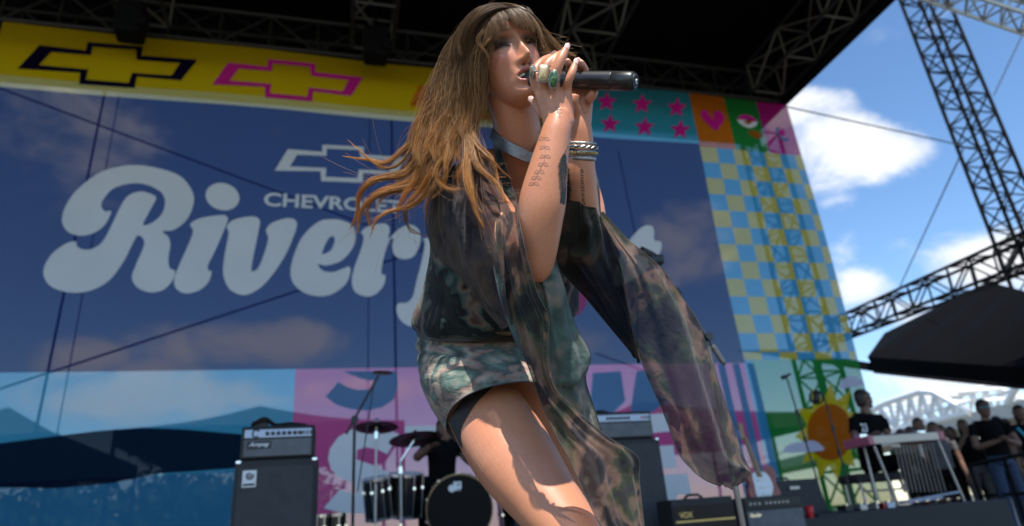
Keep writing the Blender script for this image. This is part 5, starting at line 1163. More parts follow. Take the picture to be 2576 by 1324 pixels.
# near sleeve: sheer shoulder part, hanging panel, wide drape behind the elbow
cloth('upper_sleeve', [((1092, 455, 1.46), (1150, 415, 1.37), (1215, 400, 1.36), (1256, 405, 1.375)), ((1078, 540, 1.46), (1140, 500, 1.335), (1205, 480, 1.305), (1272, 490, 1.32)), ((1084, 610, 1.46), (1150, 590, 1.32), (1215, 565, 1.27), (1290, 545, 1.25)), ((1110, 670, 1.44), (1165, 665, 1.33), (1222, 645, 1.26), (1275, 600, 1.215)), ((1150, 715, 1.41), (1195, 725, 1.34), (1238, 715, 1.27), (1272, 680, 1.20)), ((1205, 765, 1.38), (1235, 780, 1.335), (1258, 775, 1.28), (1280, 755, 1.20)), ((1258, 812, 1.35), (1272, 822, 1.32), (1285, 825, 1.28), (1300, 825, 1.22))], m_pur, 80, 60, folds([(.006, 1.6, .7, .4, .8), (.003, 3.4, -1.1, 1.7, .8), (.0015, 8, 1.5, .2, 1)]))
cloth('sleeve_drape', [((1326, 660, 1.23), (1352, 690, 1.215), (1394, 640, 1.23)), ((1322, 725, 1.25), (1372, 740, 1.19), (1420, 722, 1.25)), ((1325, 815, 1.27), (1385, 820, 1.22), (1446, 812, 1.27)), ((1335, 890, 1.29), (1405, 895, 1.23), (1484, 878, 1.28)), ((1345, 935, 1.30), (1415, 935, 1.235), (1493, 912, 1.285)), ((1365, 985, 1.31), (1425, 985, 1.26), (1482, 956, 1.30)), ((1395, 1045, 1.31), (1450, 1040, 1.28), (1497, 1018, 1.31)), ((1420, 1110, 1.31), (1470, 1108, 1.29), (1517, 1090, 1.31))], m_drp, 90, 50, lambda U, V_: .006*np.sin(2*math.pi*(1.5*V_+.4*U)) + .012*np.exp(-((U-.60-.05*np.sin(V_*3))/.05)**2)*np.sin(V_*math.pi)-.012*np.exp(-((U-.70)/.045)**2)*np.sin(V_*math.pi) + .003*np.sin(2*math.pi*(4*V_+1.1*U)), ('r', 'b'))
fp = [((1250, 552, 1.255), (1304, 522, 1.185)), ((1247, 600, 1.25), (1316, 590, 1.135)), ((1250, 655, 1.24), (1328, 650, 1.13)), ((1272, 751, 1.225), (1352, 738, 1.135)), ((1298, 830, 1.21), (1380, 800, 1.145)), ((1317, 890, 1.20), (1378, 885, 1.15)), ((1337, 945, 1.19), (1398, 975, 1.16)), ((1366, 1024, 1.175), (1450, 1032, 1.175)), ((1401, 1099, 1.16), (1526, 1096, 1.19)), ((1430, 1150, 1.145), (1604, 1148, 1.20)), ((1452, 1200, 1.135), (1611, 1205, 1.20)), ((1477, 1256, 1.125), (1618, 1260, 1.19)), ((1511, 1322, 1.115), (1626, 1324, 1.18)), ((1556, 1400, 1.11), (1634, 1400, 1.17))]
cloth('hanging_panel', fp, m_slv, 140, 36, lambda U, V_: (.004*np.sin(2*math.pi*(2.2*V_+.6*U)+.5)+.002*np.sin(2*math.pi*(5*V_-1.2*U))+.007*np.exp(-((V_-.38)/.10)**2)*np.clip(.5-U, 0, 1)*2)*np.clip(V_*6, 0, 1), ('l', 'r'), bulge=.012)
cloth('seam_strip', [((1252, 562, 1.262), (1258, 558, 1.245)), ((1240, 650, 1.255), (1264, 648, 1.23)), ((1258, 751, 1.24), (1286, 748, 1.215)), ((1284, 830, 1.226), (1308, 826, 1.20)), ((1312, 890, 1.205), (1326, 888, 1.19))], m_drp, 50, 8, None, ('l', 'r'))
# far sleeve
cloth('far_sleeve', [((1500, 530, 1.36), (1508, 532, 1.36), (1514, 540, 1.365)), ((1532, 600, 1.345), (1556, 602, 1.33), (1582, 605, 1.36)), ((1556, 664, 1.33), (1605, 664, 1.30), (1658, 672, 1.35)), ((1568, 720, 1.325), (1636, 728, 1.29), (1710, 745, 1.345)), ((1580, 780, 1.32), (1664, 793, 1.285), (1754, 813, 1.34)), ((1598, 868, 1.31), (1690, 875, 1.28), (1780, 890, 1.335)), ((1620, 930, 1.30), (1712, 938, 1.275), (1802, 950, 1.33)), ((1650, 997, 1.295), (1736, 1002, 1.27), (1824, 1010, 1.325)), ((1679, 1066, 1.285), (1762, 1068, 1.265), (1847, 1072, 1.32)), ((1706, 1138, 1.28), (1788, 1138, 1.265), (1868, 1138, 1.31)), ((1732, 1172, 1.275), (1812, 1176, 1.265), (1886, 1180, 1.31)), ((1768, 1202, 1.275), (1826, 1206, 1.27), (1882, 1206, 1.30)), ((1812, 1221, 1.28), (1836, 1224, 1.28), (1856, 1223, 1.29))], m_slv, 140, 60,
      lambda U, V_: .006*np.sin(2*math.pi*(1.3*V_+.5*U)+.8)*np.sin(V_*math.pi) + .0028*np.sin(2*math.pi*(3.6*V_+1.0*U)+2) + .010*np.exp(-((U-.80-.10*(V_-.5))/.028)**2)*np.exp(-((V_-.72)/.3)**2) - .008*np.exp(-((U-.86-.10*(V_-.4))/.03)**2)*np.exp(-((V_-.45)/.3)**2), ('l', 'r', 'b'))
cloth('sleeve_lining', [((1424, 498, 1.265), (1466, 514, 1.240), (1512, 540, 1.30)), ((1402, 570, 1.275), (1470, 576, 1.25), (1540, 602, 1.315)), ((1394, 640, 1.30), (1470, 640, 1.275), (1560, 664, 1.32)), ((1424, 692, 1.35), (1495, 690, 1.32), (1572, 722, 1.335)), ((1472, 747, 1.40), (1530, 750, 1.365), (1584, 785, 1.33)), ((1528, 818, 1.38), (1565, 825, 1.36), (1600, 850, 1.325)), ((1592, 893, 1.345), (1604, 900, 1.34), (1616, 912, 1.315))], m_dark, 70, 40, folds([(.007, 1.7, .6, .2, .8), (.003, 4.2, -.8, 1.2, .9)]), ('l',))
cloth('shoulder_cloth', [((1430, 405, 1.42), (1495, 415, 1.43)), ((1440, 455, 1.40), (1508, 468, 1.405)), ((1460, 510, 1.375), (1512, 520, 1.38)), ((1485, 545, 1.345), (1516, 552, 1.36))], m_dress, 40, 16, folds([(.004, 1.5, .4, .3, 1)]), ('r',))
# ------------------------------------------------------------------ hair: locks of fine strands
def hair():
    rg = np.random.default_rng(11)
    outer = [(1240, 40, 1.47), (1184, 78, 1.48), (1138, 138, 1.475), (1104, 222, 1.46), (1070, 292, 1.445)]
    inner = [(1262, 40, 1.37), (1226, 74, 1.325), (1206, 146, 1.32), (1200, 222, 1.33), (1202, 300, 1.335)]
    def up(k): return [tuple(np.array(a)*(1-k)+np.array(b)*k) for a, b in zip(outer, inner)]
    L_ = []          # (points, root/mid/tip radius, strands, tip warmth)
    def lock(k, pts, r=(.012, .017, .003), n=170, warm=1.0): L_.append((up(k)+pts, r, n, warm))
    # windblown ends
    lock(.00, [(1040, 352, 1.42), (1000, 402, 1.41), (960, 434, 1.41), (908, 412, 1.42), (866, 383, 1.43)], (.012, .012, .0012), 120)
    lock(.10, [(1050, 360, 1.42), (1012, 416, 1.41), (966, 428, 1.41), (925, 390, 1.41), (889, 338, 1.42)], (.012, .010, .0012), 80)
    lock(.05, [(1052, 372, 1.42), (1030, 440, 1.41), (960, 462, 1.41), (916, 500, 1.41), (902, 545, 1.41), (869, 570, 1.42)], (.012, .015, .0022), 230)
    lock(.15, [(1062, 380, 1.42), (1045, 450, 1.41), (972, 470, 1.40), (926, 512, 1.40), (912, 560, 1.40), (916, 592, 1.40)], (.012, .016, .003), 230)
    lock(.12, [(1060, 385, 1.42), (1050, 455, 1.41), (985, 482, 1.40), (945, 522, 1.40), (934, 560, 1.40), (941, 582, 1.40)], (.012, .016, .004), 200)
    lock(.22, [(1080, 380, 1.42), (1058, 460, 1.41), (1002, 486, 1.40), (964, 512, 1.40), (958, 545, 1.40)], (.012, .016, .004), 190)
    lock(.30, [(1090, 385, 1.41), (1060, 468, 1.40), (1020, 492, 1.39), (985, 520, 1.39), (979, 550, 1.39)], (.012, .015, .003), 170)
    lock(.34, [(1098, 390, 1.40), (1066, 470, 1.395), (1046, 512, 1.39), (1000, 546, 1.39), (952, 570, 1.39), (934, 605, 1.39)], (.012, .012, .002), 170)
    lock(.28, [(1090, 395, 1.41), (1058, 480, 1.41), (1038, 535, 1.42), (1046, 580, 1.42), (1078, 597, 1.42)], (.012, .011, .002), 120, .4)
    lock(.20, [(1075, 370, 1.43), (1040, 430, 1.43), (1010, 462, 1.43), (988, 500, 1.43)], (.012, .018, .005), 150)
    lock(.36, [(1108, 380, 1.39), (1078, 450, 1.37), (1058, 505, 1.38), (1030, 540, 1.385)], (.012, .016, .005), 170)
    lock(.42, [(1125, 370, 1.37), (1100, 415, 1.345), (1112, 455, 1.325), (1150, 468, 1.315), (1172, 456, 1.31)], (.012, .014, .004), 200)
    lock(.46, [(1150, 385, 1.34), (1128, 440, 1.325), (1100, 470, 1.335), (1078, 486, 1.345)], (.012, .013, .003), 180)
    lock(.40, [(1118, 385, 1.38), (1090, 450, 1.36), (1080, 520, 1.36), (1088, 570, 1.37)], (.012, .012, .003), 120, .5)
    lock(.55, [(1165, 380, 1.325), (1150, 430, 1.30), (1158, 475, 1.295)], (.012, .013, .004), 150)
    lock(.60, [(1180, 370, 1.315), (1185, 430, 1.28), (1205, 480, 1.265), (1222, 530, 1.255), (1231, 573, 1.25)], (.019, .012, .002), 200)
    lock(.70, [(1195, 365, 1.31), (1208, 420, 1.275), (1232, 465, 1.265), (1245, 505, 1.25), (1262, 530, 1.235), (1286, 524, 1.22)], (.018, .010, .0012), 170)
    lock(.80, [(1205, 355, 1.315), (1215, 400, 1.295), (1240, 428, 1.30), (1274, 430, 1.305)], (.017, .009, .001), 130)
    lock(.75, [(1200, 360, 1.31), (1215, 415, 1.28), (1250, 448, 1.29), (1290, 463, 1.30)], (.016, .007, .001), 70)
    lock(.66, [(1190, 365, 1.315), (1190, 440, 1.275), (1200, 500, 1.26), (1212, 540, 1.255)], (.018, .012, .003), 160, .8)
    lock(.88, [(1212, 350, 1.32), (1222, 400, 1.30), (1232, 440, 1.285), (1240, 480, 1.27)], (.016, .010, .002), 140, .7)
    # fill of the mass
    for k in np.linspace(.02, .95, 22):
        e = up(k)[-1]; lock(k+rg.normal()*.01, [(e[0]-26*(1-k)+rg.normal()*6, e[1]+55, e[2]-.015), (e[0]-52*(1-k)+rg.normal()*10, e[1]+115+rg.normal()*12, e[2]-.035)], (.012, .019, .008), 130, .75)
    for k in np.linspace(.0, 1, 9): L_.append((up(k), (.012, .022, .016), 110, .3))
    # crown and curtain fringe, laid over the forehead
    fr = [[(1252, 20, 1.40), (1222, 52, 1.335), (1210, 100, 1.31), (1205, 150, 1.312), (1204, 200, 1.33)], [(1258, 18, 1.40), (1232, 52, 1.325), (1222, 98, 1.30), (1216, 140, 1.303), (1212, 178, 1.318)],
          [(1266, 17, 1.40), (1246, 48, 1.325), (1236, 88, 1.30), (1228, 124, 1.298)], [(1272, 17, 1.40), (1258, 46, 1.325), (1249, 80, 1.298), (1243, 112, 1.294)],
          [(1278, 17, 1.40), (1270, 45, 1.325), (1263, 74, 1.297), (1258, 104, 1.29)], [(1284, 18, 1.40), (1282, 45, 1.325), (1277, 70, 1.297), (1270, 96, 1.288)],
          [(1290, 19, 1.40), (1293, 45, 1.325), (1291, 68, 1.298), (1284, 92, 1.288)], [(1296, 20, 1.40), (1304, 46, 1.33), (1305, 68, 1.30), (1301, 88, 1.29)],
          [(1302, 22, 1.41), (1315, 48, 1.335), (1320, 68, 1.305), (1319, 85, 1.295)], [(1308, 24, 1.41), (1326, 50, 1.34), (1335, 72, 1.312), (1339, 92, 1.305)],
          [(1312, 26, 1.42), (1335, 54, 1.35), (1348, 80, 1.325), (1355, 106, 1.32)], [(1316, 30, 1.42), (1342, 60, 1.36), (1358, 92, 1.34), (1368, 124, 1.335)]]
    for q in fr[:2]+fr[-1:]:
        q = [(q[0][0]*.55+.45*1262, 30, 1.42)]+[(q[0][0]*.7+q[1][0]*.3, 32, q[0][2]-.025)]+q[1:]
        L_.append((q, (.008, .0060, .002), 34, .12))
        L_.append(([(p[0]+rg.normal()*4, p[1]+rg.normal()*2, p[2]) for p in q], (.010, .0065, .0015), 14, .2))
    # the far side, blown back
    L_.append(([(1318, 32, 1.44), (1350, 66, 1.42), (1382, 100, 1.42), (1415, 128, 1.42), (1452, 142, 1.42)], (.014, .011, .0025), 130, .3)); L_.append(([(1322, 40, 1.46), (1352, 80, 1.44), (1382, 116, 1.43), (1410, 138, 1.43), (1432, 150, 1.43)], (.014, .011, .004), 130, .3))
    L_.append(([(1320, 44, 1.45), (1356, 90, 1.43), (1378, 130, 1.42), (1398, 150, 1.42)], (.013, .011, .005), 110, .3))
    L_.append(([(1330, 60, 1.50), (1362, 140, 1.50), (1372, 240, 1.49), (1366, 330, 1.47), (1372, 380, 1.45)], (.018, .014, .006), 120, .3)); L_.append(([(1330, 70, 1.52), (1352, 150, 1.52), (1352, 250, 1.52), (1345, 330, 1.50)], (.012, .018, .010), 110, .3))
    for x in (1180, 1210, 1240, 1270): L_.append(([(1265, 30, 1.50), (x, 90, 1.52), (x-30, 180, 1.53), (x-40, 280, 1.52), (x-40, 360, 1.51)], (.025, .026, .018), 90, .3))
    S = 18; Vs, Cs, Rs = [], [], []
    ctr, rd = np.array([0, -.003, .008]), np.array([.0785, .1060, .1000])
    dark = np.array([.044, .0235, .012]); mid_ = np.array([.26, .140, .058]); tip = np.array([.52, .205, .045])
    for (P, r, n_, warm) in L_:
        Q = crv([W(*p) for p in P], 12); ln = np.r_[0, np.cumsum(np.linalg.norm(np.diff(Q, axis=0), axis=1))]; tt = np.linspace(0, 1, S)
        C0 = np.stack([np.interp(tt*ln[-1], ln, Q[:, i]) for i in range(3)], 1); T = np.gradient(C0, axis=0); T /= np.linalg.norm(T, axis=1)[:, None]
        s = np.cross(T, FWD); s /= np.linalg.norm(s, axis=1)[:, None]+1e-9; dp = np.cross(s, T)
        rr = np.interp(tt, [0, .45, 1], r); n_ = int(n_*1.25); lw = rg.uniform(.9, 2.2); lp = rg.uniform(0, 6.28); C0 = C0 + s*(.018*np.sin(lw*6.28*tt+lp)*np.clip(tt*1.6-.3, 0, 1)+.0045*np.sin(2.7*lw*6.28*tt+lp*2)*np.clip(tt*1.4-.2, 0, 1))[:, None]*(1 if len(P) > 5 else 0)
        a = rg.normal(size=n_)*.48; b = rg.normal(size=n_)*.48; tl = rg.uniform(.80, 1.0, n_)
        ph = rg.uniform(0, 6.28, (n_, 2)); fq = rg.uniform(1.0, 3.2, (n_, 2)); am = rg.uniform(.05, .38, (n_, 1))
        for i in range(n_):
            t_ = tt*tl[i]; c = np.stack([np.interp(t_, tt, C0[:, q]) for q in range(3)], 1); sr = np.interp(t_, tt, rr)
            wob = am[i]*np.sin(fq[i, 0]*6.28*t_+ph[i, 0])*t_; wo2 = am[i]*np.sin(fq[i, 1]*6.28*t_+ph[i, 1])*t_
            Vs.append(c + s*((a[i]+wob)*sr)[:, None] + dp*((b[i]+wo2)*sr)[:, None])
            w = np.clip((t_-.16)/.50, 0, 1)[:, None]; col = dark*(1-w)+mid_*w; w2 = (np.clip((t_-.50)/.42, 0, 1)**1.2*warm)[:, None]; col = col*(1-w2)+tip*w2
            hl = rg.random(); col = col*rg.uniform(.55, 1.3) if hl < .8 else (col*.5+np.array([.52, .38, .22])*.5*w)*rg.uniform(.9, 1.3); col = col*np.array([1, rg.uniform(.93, 1.08), rg.uniform(.85, 1.2)]); Cs.append(col)
            Rs.append(np.interp(tt, [0, .6, 1], [.00048, .00042, .00010])*rg.uniform(.6, 1.3))
    # crown and fringe combed over the skull, in the frame of the head
    def scalp(P_, c_end, thin=1.0):
        t = np.linspace(0, 1, S); Q = crv(P_, 10); i_ = np.linspace(0, len(Q)-1, S); C0 = np.stack([np.interp(i_, np.arange(len(Q)), Q[:, q]) for q in range(3)], 1)
        Vs.append(Hd(C0)); w = (t*c_end)[:, None]; col = (dark*1.15*(1-w)+mid_*.8*w)*rg.uniform(.55, 1.45)*np.array([1, rg.uniform(.94, 1.06), rg.uniform(.85, 1.15)]); Cs.append(col); Rs.append(np.interp(t, [0, .6, 1], [.0006, .00055, .00015])*thin*rg.uniform(.7, 1.3))
    for i in range(2000):
        s_ = 1 if rg.random() < .62 else -1; y0 = rg.uniform(-.085, .098); x0 = .012+rg.normal()*.004; lift_ = rg.uniform(0, .007); th = np.linspace(.02, rg.uniform(1.1, 1.75), 7); yy = y0*(1-.12*th)-.010*th*th
        zz = math.sqrt(max(.05, 1-(y0/.118)**2)); scalp([(x0+s_*(.084+lift_)*math.sin(a), b, .008+(.0995+lift_)*math.cos(a)*zz) for a, b in zip(th, yy)], .5)
    nC = 26; uc = np.linspace(-1.25, 1.15, nC)+rg.normal(size=nC)*.03; ec = 1.42+.20*np.abs(uc+.10)**1.2+rg.normal(size=nC)*.085; ec = np.minimum(ec, 1.70)
    for i in range(2400):
        c = rg.integers(nC); u0 = uc[c]+rg.normal()*.09; u1 = uc[c]+rg.normal()*.05+.05*math.sin(c*2.3); end = ec[c]+rg.normal()*.035-abs(u0-uc[c])*.5; lift_ = rg.uniform(.0, .006); a = np.linspace(.12, end, 8); tt_ = np.linspace(0, 1, 8); uu = u0*(1-tt_**1.5)+u1*tt_**1.5
        xs = .012+(.022+.052*np.sin(a)**1.3)*uu; k = np.sqrt(np.maximum(.08, 1-(xs/.090)**2)); scalp([(x, -.003+(.1090+lift_)*math.sin(b)*q, .008+(.1030+lift_)*math.cos(b)*(.5+.5*q)) for x, b, q in zip(xs, a, k)], .5, .9)
    # single flyaway hairs
    for i in range(260):
        (P, r, n_, warm) = L_[rg.integers(0, 62)]; Q = crv([W(*p) for p in P], 8); k0 = int(rg.uniform(.15, .55)*len(Q)); Q = Q[k0:]; tt = np.linspace(0, 1, S); idx = np.linspace(0, len(Q)-1, S); C0 = np.stack([np.interp(idx, np.arange(len(Q)), Q[:, q]) for q in range(3)], 1)
        d = rg.normal(size=3); d -= (d@FWD)*FWD*.6; d2 = rg.normal(size=3); Vs.append(C0 + np.outer(tt**1.5, d)*.028 + np.outer(np.sin(tt*4+rg.uniform(0, 6)), d2)*.006)
        Cs.append(np.tile(mid_*1.3, (S, 1))); Rs.append(np.full(S, .00022))
    P = np.array(Vs); C_ = np.array(Cs); R_ = np.array(Rs); n_ = len(P)
    # keep strands outside the skull by lifting them towards the viewer's side
    flat = P.reshape(-1, 3); h = (toH(flat)-ctr)/rd; q = np.sum(h*h, 1); ins = q < 1
    dv = (CAM-flat); dv /= np.linalg.norm(dv, axis=1)[:, None]; dh = (dv @ HR)/rd
    A = np.sum(dh*dh, 1); B = np.sum(h*dh, 1); lam = (-B+np.sqrt(np.maximum(B*B-A*(q-1), 0)))/A; rad_ = np.maximum(0, 1/np.sqrt(np.maximum(q, 1e-6))-1)
    out_r = Hd(((h*(1+rad_[:, None]))*rd)+ctr)
    frontish = (toH(flat)[:, 1] > -.02) & (lam < .035)
    lift = np.where(frontish[:, None], flat+dv*lam[:, None], out_r)
    flat = np.where(ins[:, None], lift, flat); P = flat.reshape(n_, S, 3)
    T = np.gradient(P, axis=1); T /= np.linalg.norm(T, axis=2, keepdims=True)+1e-9; u = np.cross(T, np.array([.31, .22, .92])); u /= np.linalg.norm(u, axis=2, keepdims=True)+1e-9; v = np.cross(T, u)
    K = 3; ring = np.stack([P+R_[..., None]*(math.cos(2*math.pi*k/K)*u+math.sin(2*math.pi*k/K)*v) for k in range(K)], 2)     # n,S,K,3
    V = ring.reshape(-1, 3); base = (np.arange(n_)[:, None, None]*S + np.arange(S-1)[None, :, None])*K; k = np.arange(K)[None, None]; k2 = (k+1) % K
    Fq = np.stack([base+k, base+k2, base+K+k2, base+K+k], -1).reshape(-1, 4)
    me = bpy.data.meshes.new('hair'); me.vertices.add(len(V)); me.vertices.foreach_set('co', V.astype(np.float32).ravel())
    me.loops.add(Fq.size); me.loops.foreach_set('vertex_index', Fq.astype(np.int32).ravel()); me.polygons.add(len(Fq)); me.polygons.foreach_set('loop_start', np.arange(0, Fq.size, 4, dtype=np.int32)); me.polygons.foreach_set('use_smooth', np.ones(len(Fq), bool)); me.update(calc_edges=True)
    set_col(me, np.clip(np.repeat(C_[:, :, None, :], K, 2).reshape(-1, 3), 0, 1))
    m_h = vcol_mat('brown_hair', .40, .22); me.materials.append(m_h); o = link(bpy.data.objects.new('hair', me), SG); o['kind'] = 'stuff'; o['label'] = 'long brown hair with golden ends blown sideways and a loose fringe'; return n_
print('STRANDS', hair())
# ------------------------------------------------------------------ band and onlookers
m_bskin = mat('onlooker_skin', (.16, .08, .05), .7, noise=.1, nscale=20)
m_jean = mat('blue_denim', (.03, .05, .10), .9, noise=.25, nscale=60); m_tee = mat('black_cotton', (.005, .005, .0055), .95, spec=.08, noise=.3, nscale=15)
m_hairb = mat('dark_brown_hair', (.018, .012, .008), .5, noise=.4, nscale=60); m_cap = mat('black_cap_cloth', (.012, .012, .013), .8); m_cyan = mat('turquoise_cloth', (.03, .30, .42), .7); m_grey = mat('grey_cotton', (.09, .085, .09), .9, noise=.2, nscale=20); m_olive = mat('olive_cotton', (.06, .06, .04), .9, noise=.2, nscale=20)
class Fig:
    """joints in metres -> skin, shirt and trousers as smooth continuous surfaces"""
    def __init__(s): s.sk = MB(); s.sh = MB(); s.tr = MB()
    def t(s, mb, P, r, n=14): Q = crv([np.r_[np.asarray(p, float), q] for p, q in zip(P, r)], 5); mb.tube(Q[:, :3], np.maximum(Q[:, 3], .002), n)
    def head(s, c, f, sc=1.0, tilt=0.0):
        c = np.asarray(c, float); f = np.asarray(f, float); f = f/np.linalg.norm(f); up = np.array([0, 0, 1.0]); sd = np.cross(f, up); G = []
        X, Y, Z, fr = head_grid(140, 48); D = face_relief(X, Y, Z, fr); D = np.where(D < -.01, 0, D); H = np.stack([X, Y+D, Z], -1).reshape(-1, 3)*sc; V = c + H[:, :1]*sd + H[:, 1:2]*f + H[:, 2:]*up
        nr, nc = X.shape; k = len(V); Fc = [(i*nc+j, i*nc+(j+1) % nc, (i+1)*nc+(j+1) % nc, (i+1)*nc+j) for i in range(nr-1) for j in range(nc)]+[tuple(range(nc-1, -1, -1)), tuple(range((nr-1)*nc, nr*nc))]
        s.sk.add(V, Fc)
        for q in (-1, 1): s.t(s.sk, [c+sd*q*.068*sc+up*.02, c+sd*q*.078*sc, c+sd*q*.07*sc-up*.03], [.012, .016, .010], 8)
        s.hc, s.hf, s.hs, s.sc = c, f, sd, sc
    def hair(s, long=0.0, m_=None, parent=None, name='hair', seed=0):
        rg = np.random.default_rng(seed); V, Fc = [], []; c, f, sd, sc = s.hc, s.hf, s.hs, s.sc; up = np.array([0, 0, 1.0])
        mb = MB(); th = np.linspace(-1.25, math.pi/2, 14); G = []
        for a in th:
            row = []
            for j in range(28):
                b = 2*math.pi*j/28; x, y, z = .082*math.cos(a)*math.cos(b), -.006+.106*math.cos(a)*math.sin(b), .012+.115*math.sin(a)
                if math.sin(b) > .15 and math.sin(a) < .45: z = .012+.115*.45+.01*math.sin(b*5); y = min(y, .09)
                if math.sin(b) <= .15 and a < -.2: z -= long*(1+a*-.6)*.5; 
                q = 1+.05*rg.normal(); row.append(c+sc*(x*q*sd+y*q*f+z*up))
            G.append(row)
        return grid_mesh(name, np.array(G), m_ or m_hairb, parent, True)
    def done(s, root, shirt, trou, vox=.011, skin=None):
        b = fuse(s.sk, 'body', skin or m_bskin, root, vox*.7, 3)
        if s.sh.v: fuse(s.sh, 'shirt', shirt, root, vox, 5)
        if s.tr.v: fuse(s.tr, 'trousers', trou, root, vox, 4)
        return b
def hand(F_, w, d, sc=1.0):
    d = np.asarray(d, float)/np.linalg.norm(d); u, v = frame(d); w = np.asarray(w, float)
    F_.t(F_.sk, [w, w+d*.05*sc, w+d*.085*sc], [.022, .030, .024], 10)
    for k in range(4): o = u*(k-1.5)*.017; F_.t(F_.sk, [w+d*.075+o, w+d*(.12-.008*abs(k-1.3))+o-v*.008, w+d*(.155-.012*abs(k-1.3))+o-v*.022], [.010, .009, .006], 6)
    F_.t(F_.sk, [w+d*.02+u*.025, w+d*.06+u*.048-v*.01, w+d*.085+u*.05-v*.02], [.012, .010, .007], 6)
def stander(px, py, h, face, arms, label, shirt, trou, hair_long=0.0, cap=False, seed=0, strap=None, cat='person'):
    q = ray(px, py); d = (h-CAM[2])/q[2]; top = CAM+q*d; x, y = top[0], top[1]
    f = np.array([math.sin(rad(face)), -math.cos(rad(face)), 0]); sd = np.cross(f, (0, 0, 1.0)); sd /= np.linalg.norm(sd); up = np.array([0, 0, 1.0]); B = np.array([x, y, 0.0]); p = lambda a, b, z: B + sd*a*h + f*b*h + up*z*h
    root = empty('person', (x, y, 0), label, cat); F_ = Fig(); sc = h/1.72
    F_.head(p(0, .01, .925), f, sc)
    F_.t(F_.sk, [p(0, -.005, .90), p(0, -.012, .84), p(0, -.01, .80)], [.05*sc, .052*sc, .06*sc]); 
    tor = [p(0, -.01, .82), p(0, 0, .74), p(0, .005, .64), p(0, 0, .56), p(0, 0, .50)]
    for mb, k in ((F_.sk, .92), (F_.sh, 1.0)): F_.t(mb, tor[:4], [.11*sc*k, .15*sc*k, .135*sc*k, .145*sc*k], 18); F_.t(mb, [p(-.10, -.01, .80), p(.10, -.01, .80)], [.065*sc*k, .065*sc*k])
    for mb, k in ((F_.sk, .92), (F_.tr, 1.0)):
        F_.t(mb, [p(0, 0, .57), p(0, 0, .49)], [.14*sc*k, .135*sc*k], 18)
        for s_ in (-1, 1): F_.t(mb, [p(s_*.05, 0, .50), p(s_*.058, .005, .28), p(s_*.062, -.005, .03)], [.09*sc*k, .065*sc*k, .055*sc*k])
    for s_ in (-1, 1): F_.t(F_.sk, [p(s_*.062, -.01, .035), p(s_*.064, .04, .018), p(s_*.066, .09, .014)], [.045, .042, .03])
    for s_ in (-1, 1):
        S_ = p(s_*.118, -.005, .80)
        if arms == 'clasp': E_, H_ = p(s_*.15, .03, .63), p(s_*.02, .14, .665)
        elif arms == 'up' and s_ == 1: E_, H_ = p(s_*.15, .08, .70), p(s_*.06, .14, .84)
        else: E_, H_ = p(s_*.145, -.01, .63), p(s_*.15, .04, .48)
        for mb, k in ((F_.sk, .86), (F_.sh, 1.08)): F_.t(mb, [S_, S_*.5+E_*.5] if mb is F_.sh else [S_, E_], [.052*sc*k, .05*sc*k])
        F_.t(F_.sk, [E_, E_*.5+H_*.5, H_], [.038*sc, .036*sc, .026*sc]); hand(F_, H_, (H_-E_) if arms != 'clasp' else (H_-E_)+np.array([0, 0, .05]), sc)
    F_.done(root, shirt, trou); hr = F_.hair(hair_long, None, root, seed=seed)
    if cap:
        c = F_.hc; cb = MB().lathe([(.035, .088), (.07, .086), (.10, .07), (.122, .03), (.126, .005)], c, (0, 0, 1), 20).build('cap', m_cap, root, True)
        V = []
        for i in range(9):
            a = rad(-60+15*i); V += [c+f*.082*math.cos(a)+sd*.086*math.sin(a)+up*.040, c+f*(.082*math.cos(a)+.075*math.cos(a*.8))+sd*.088*math.sin(a)+up*.028]
        mesh('cap_brim', V, [(2*i, 2*i+1, 2*i+3, 2*i+2) for i in range(8)], m_cap, cb)
        MB().tube([c+f*.096*math.cos(a)+sd*.07*math.sin(a)+up*.006 for a in np.linspace(-1.1, 1.1, 9)], .012, 6).build('sunglasses', m_cyan, root)
    if strap: MB().tube(crv([p(.09, .085, .80), p(.04, .10, .70), p(-.03, .10, .60), p(-.09, .07, .53)], 5), .022, 6).build('shoulder_strap', strap, root)
    return root
stander(2464, 1004, 1.80, -25, 'clasp', 'man in black cap, black shirt and blue jeans with hands together', m_tee, m_jean, cap=True, seed=1)
stander(2556, 1018, 1.74, -30, 'down', 'woman with loose dark hair and a turquoise strap across the chest', m_tee, m_tee, hair_long=.22, seed=2, strap=m_cyan)
stander(2303, 1050, 1.76, -20, 'up', 'short-haired onlooker in black standing behind the pedal steel', m_tee, m_tee, seed=3)
stander(2341, 1060, 1.66, -35, 'down', 'fair onlooker in grey standing behind the pedal steel keyhead', m_grey, m_tee, hair_long=.12, seed=4)
stander(2360, 1068, 1.70, -15, 'down', 'onlooker in an olive shirt between the grey shirted one and the long-haired pair', m_olive, m_jean, seed=5)
stander(2386, 1072, 1.62, -30, 'down', 'long-haired onlooker in black at the edge of the side stage', m_tee, m_tee, hair_long=.25, seed=6)
stander(2415, 1054, 1.70, -25, 'up', 'dark-haired onlooker with raised hand next to the man in the cap', m_tee, m_grey, hair_long=.18, seed=7)
stander(2500, 1046, 1.68, -20, 'down', 'onlooker in grey shirt partly hidden behind the man in the cap', m_grey, m_jean, hair_long=.05, seed=8)
stander(2262, 1078, 1.60, -15, 'down', 'short onlooker beside the steel player shoulder', m_olive, m_tee, hair_long=.1, seed=9)
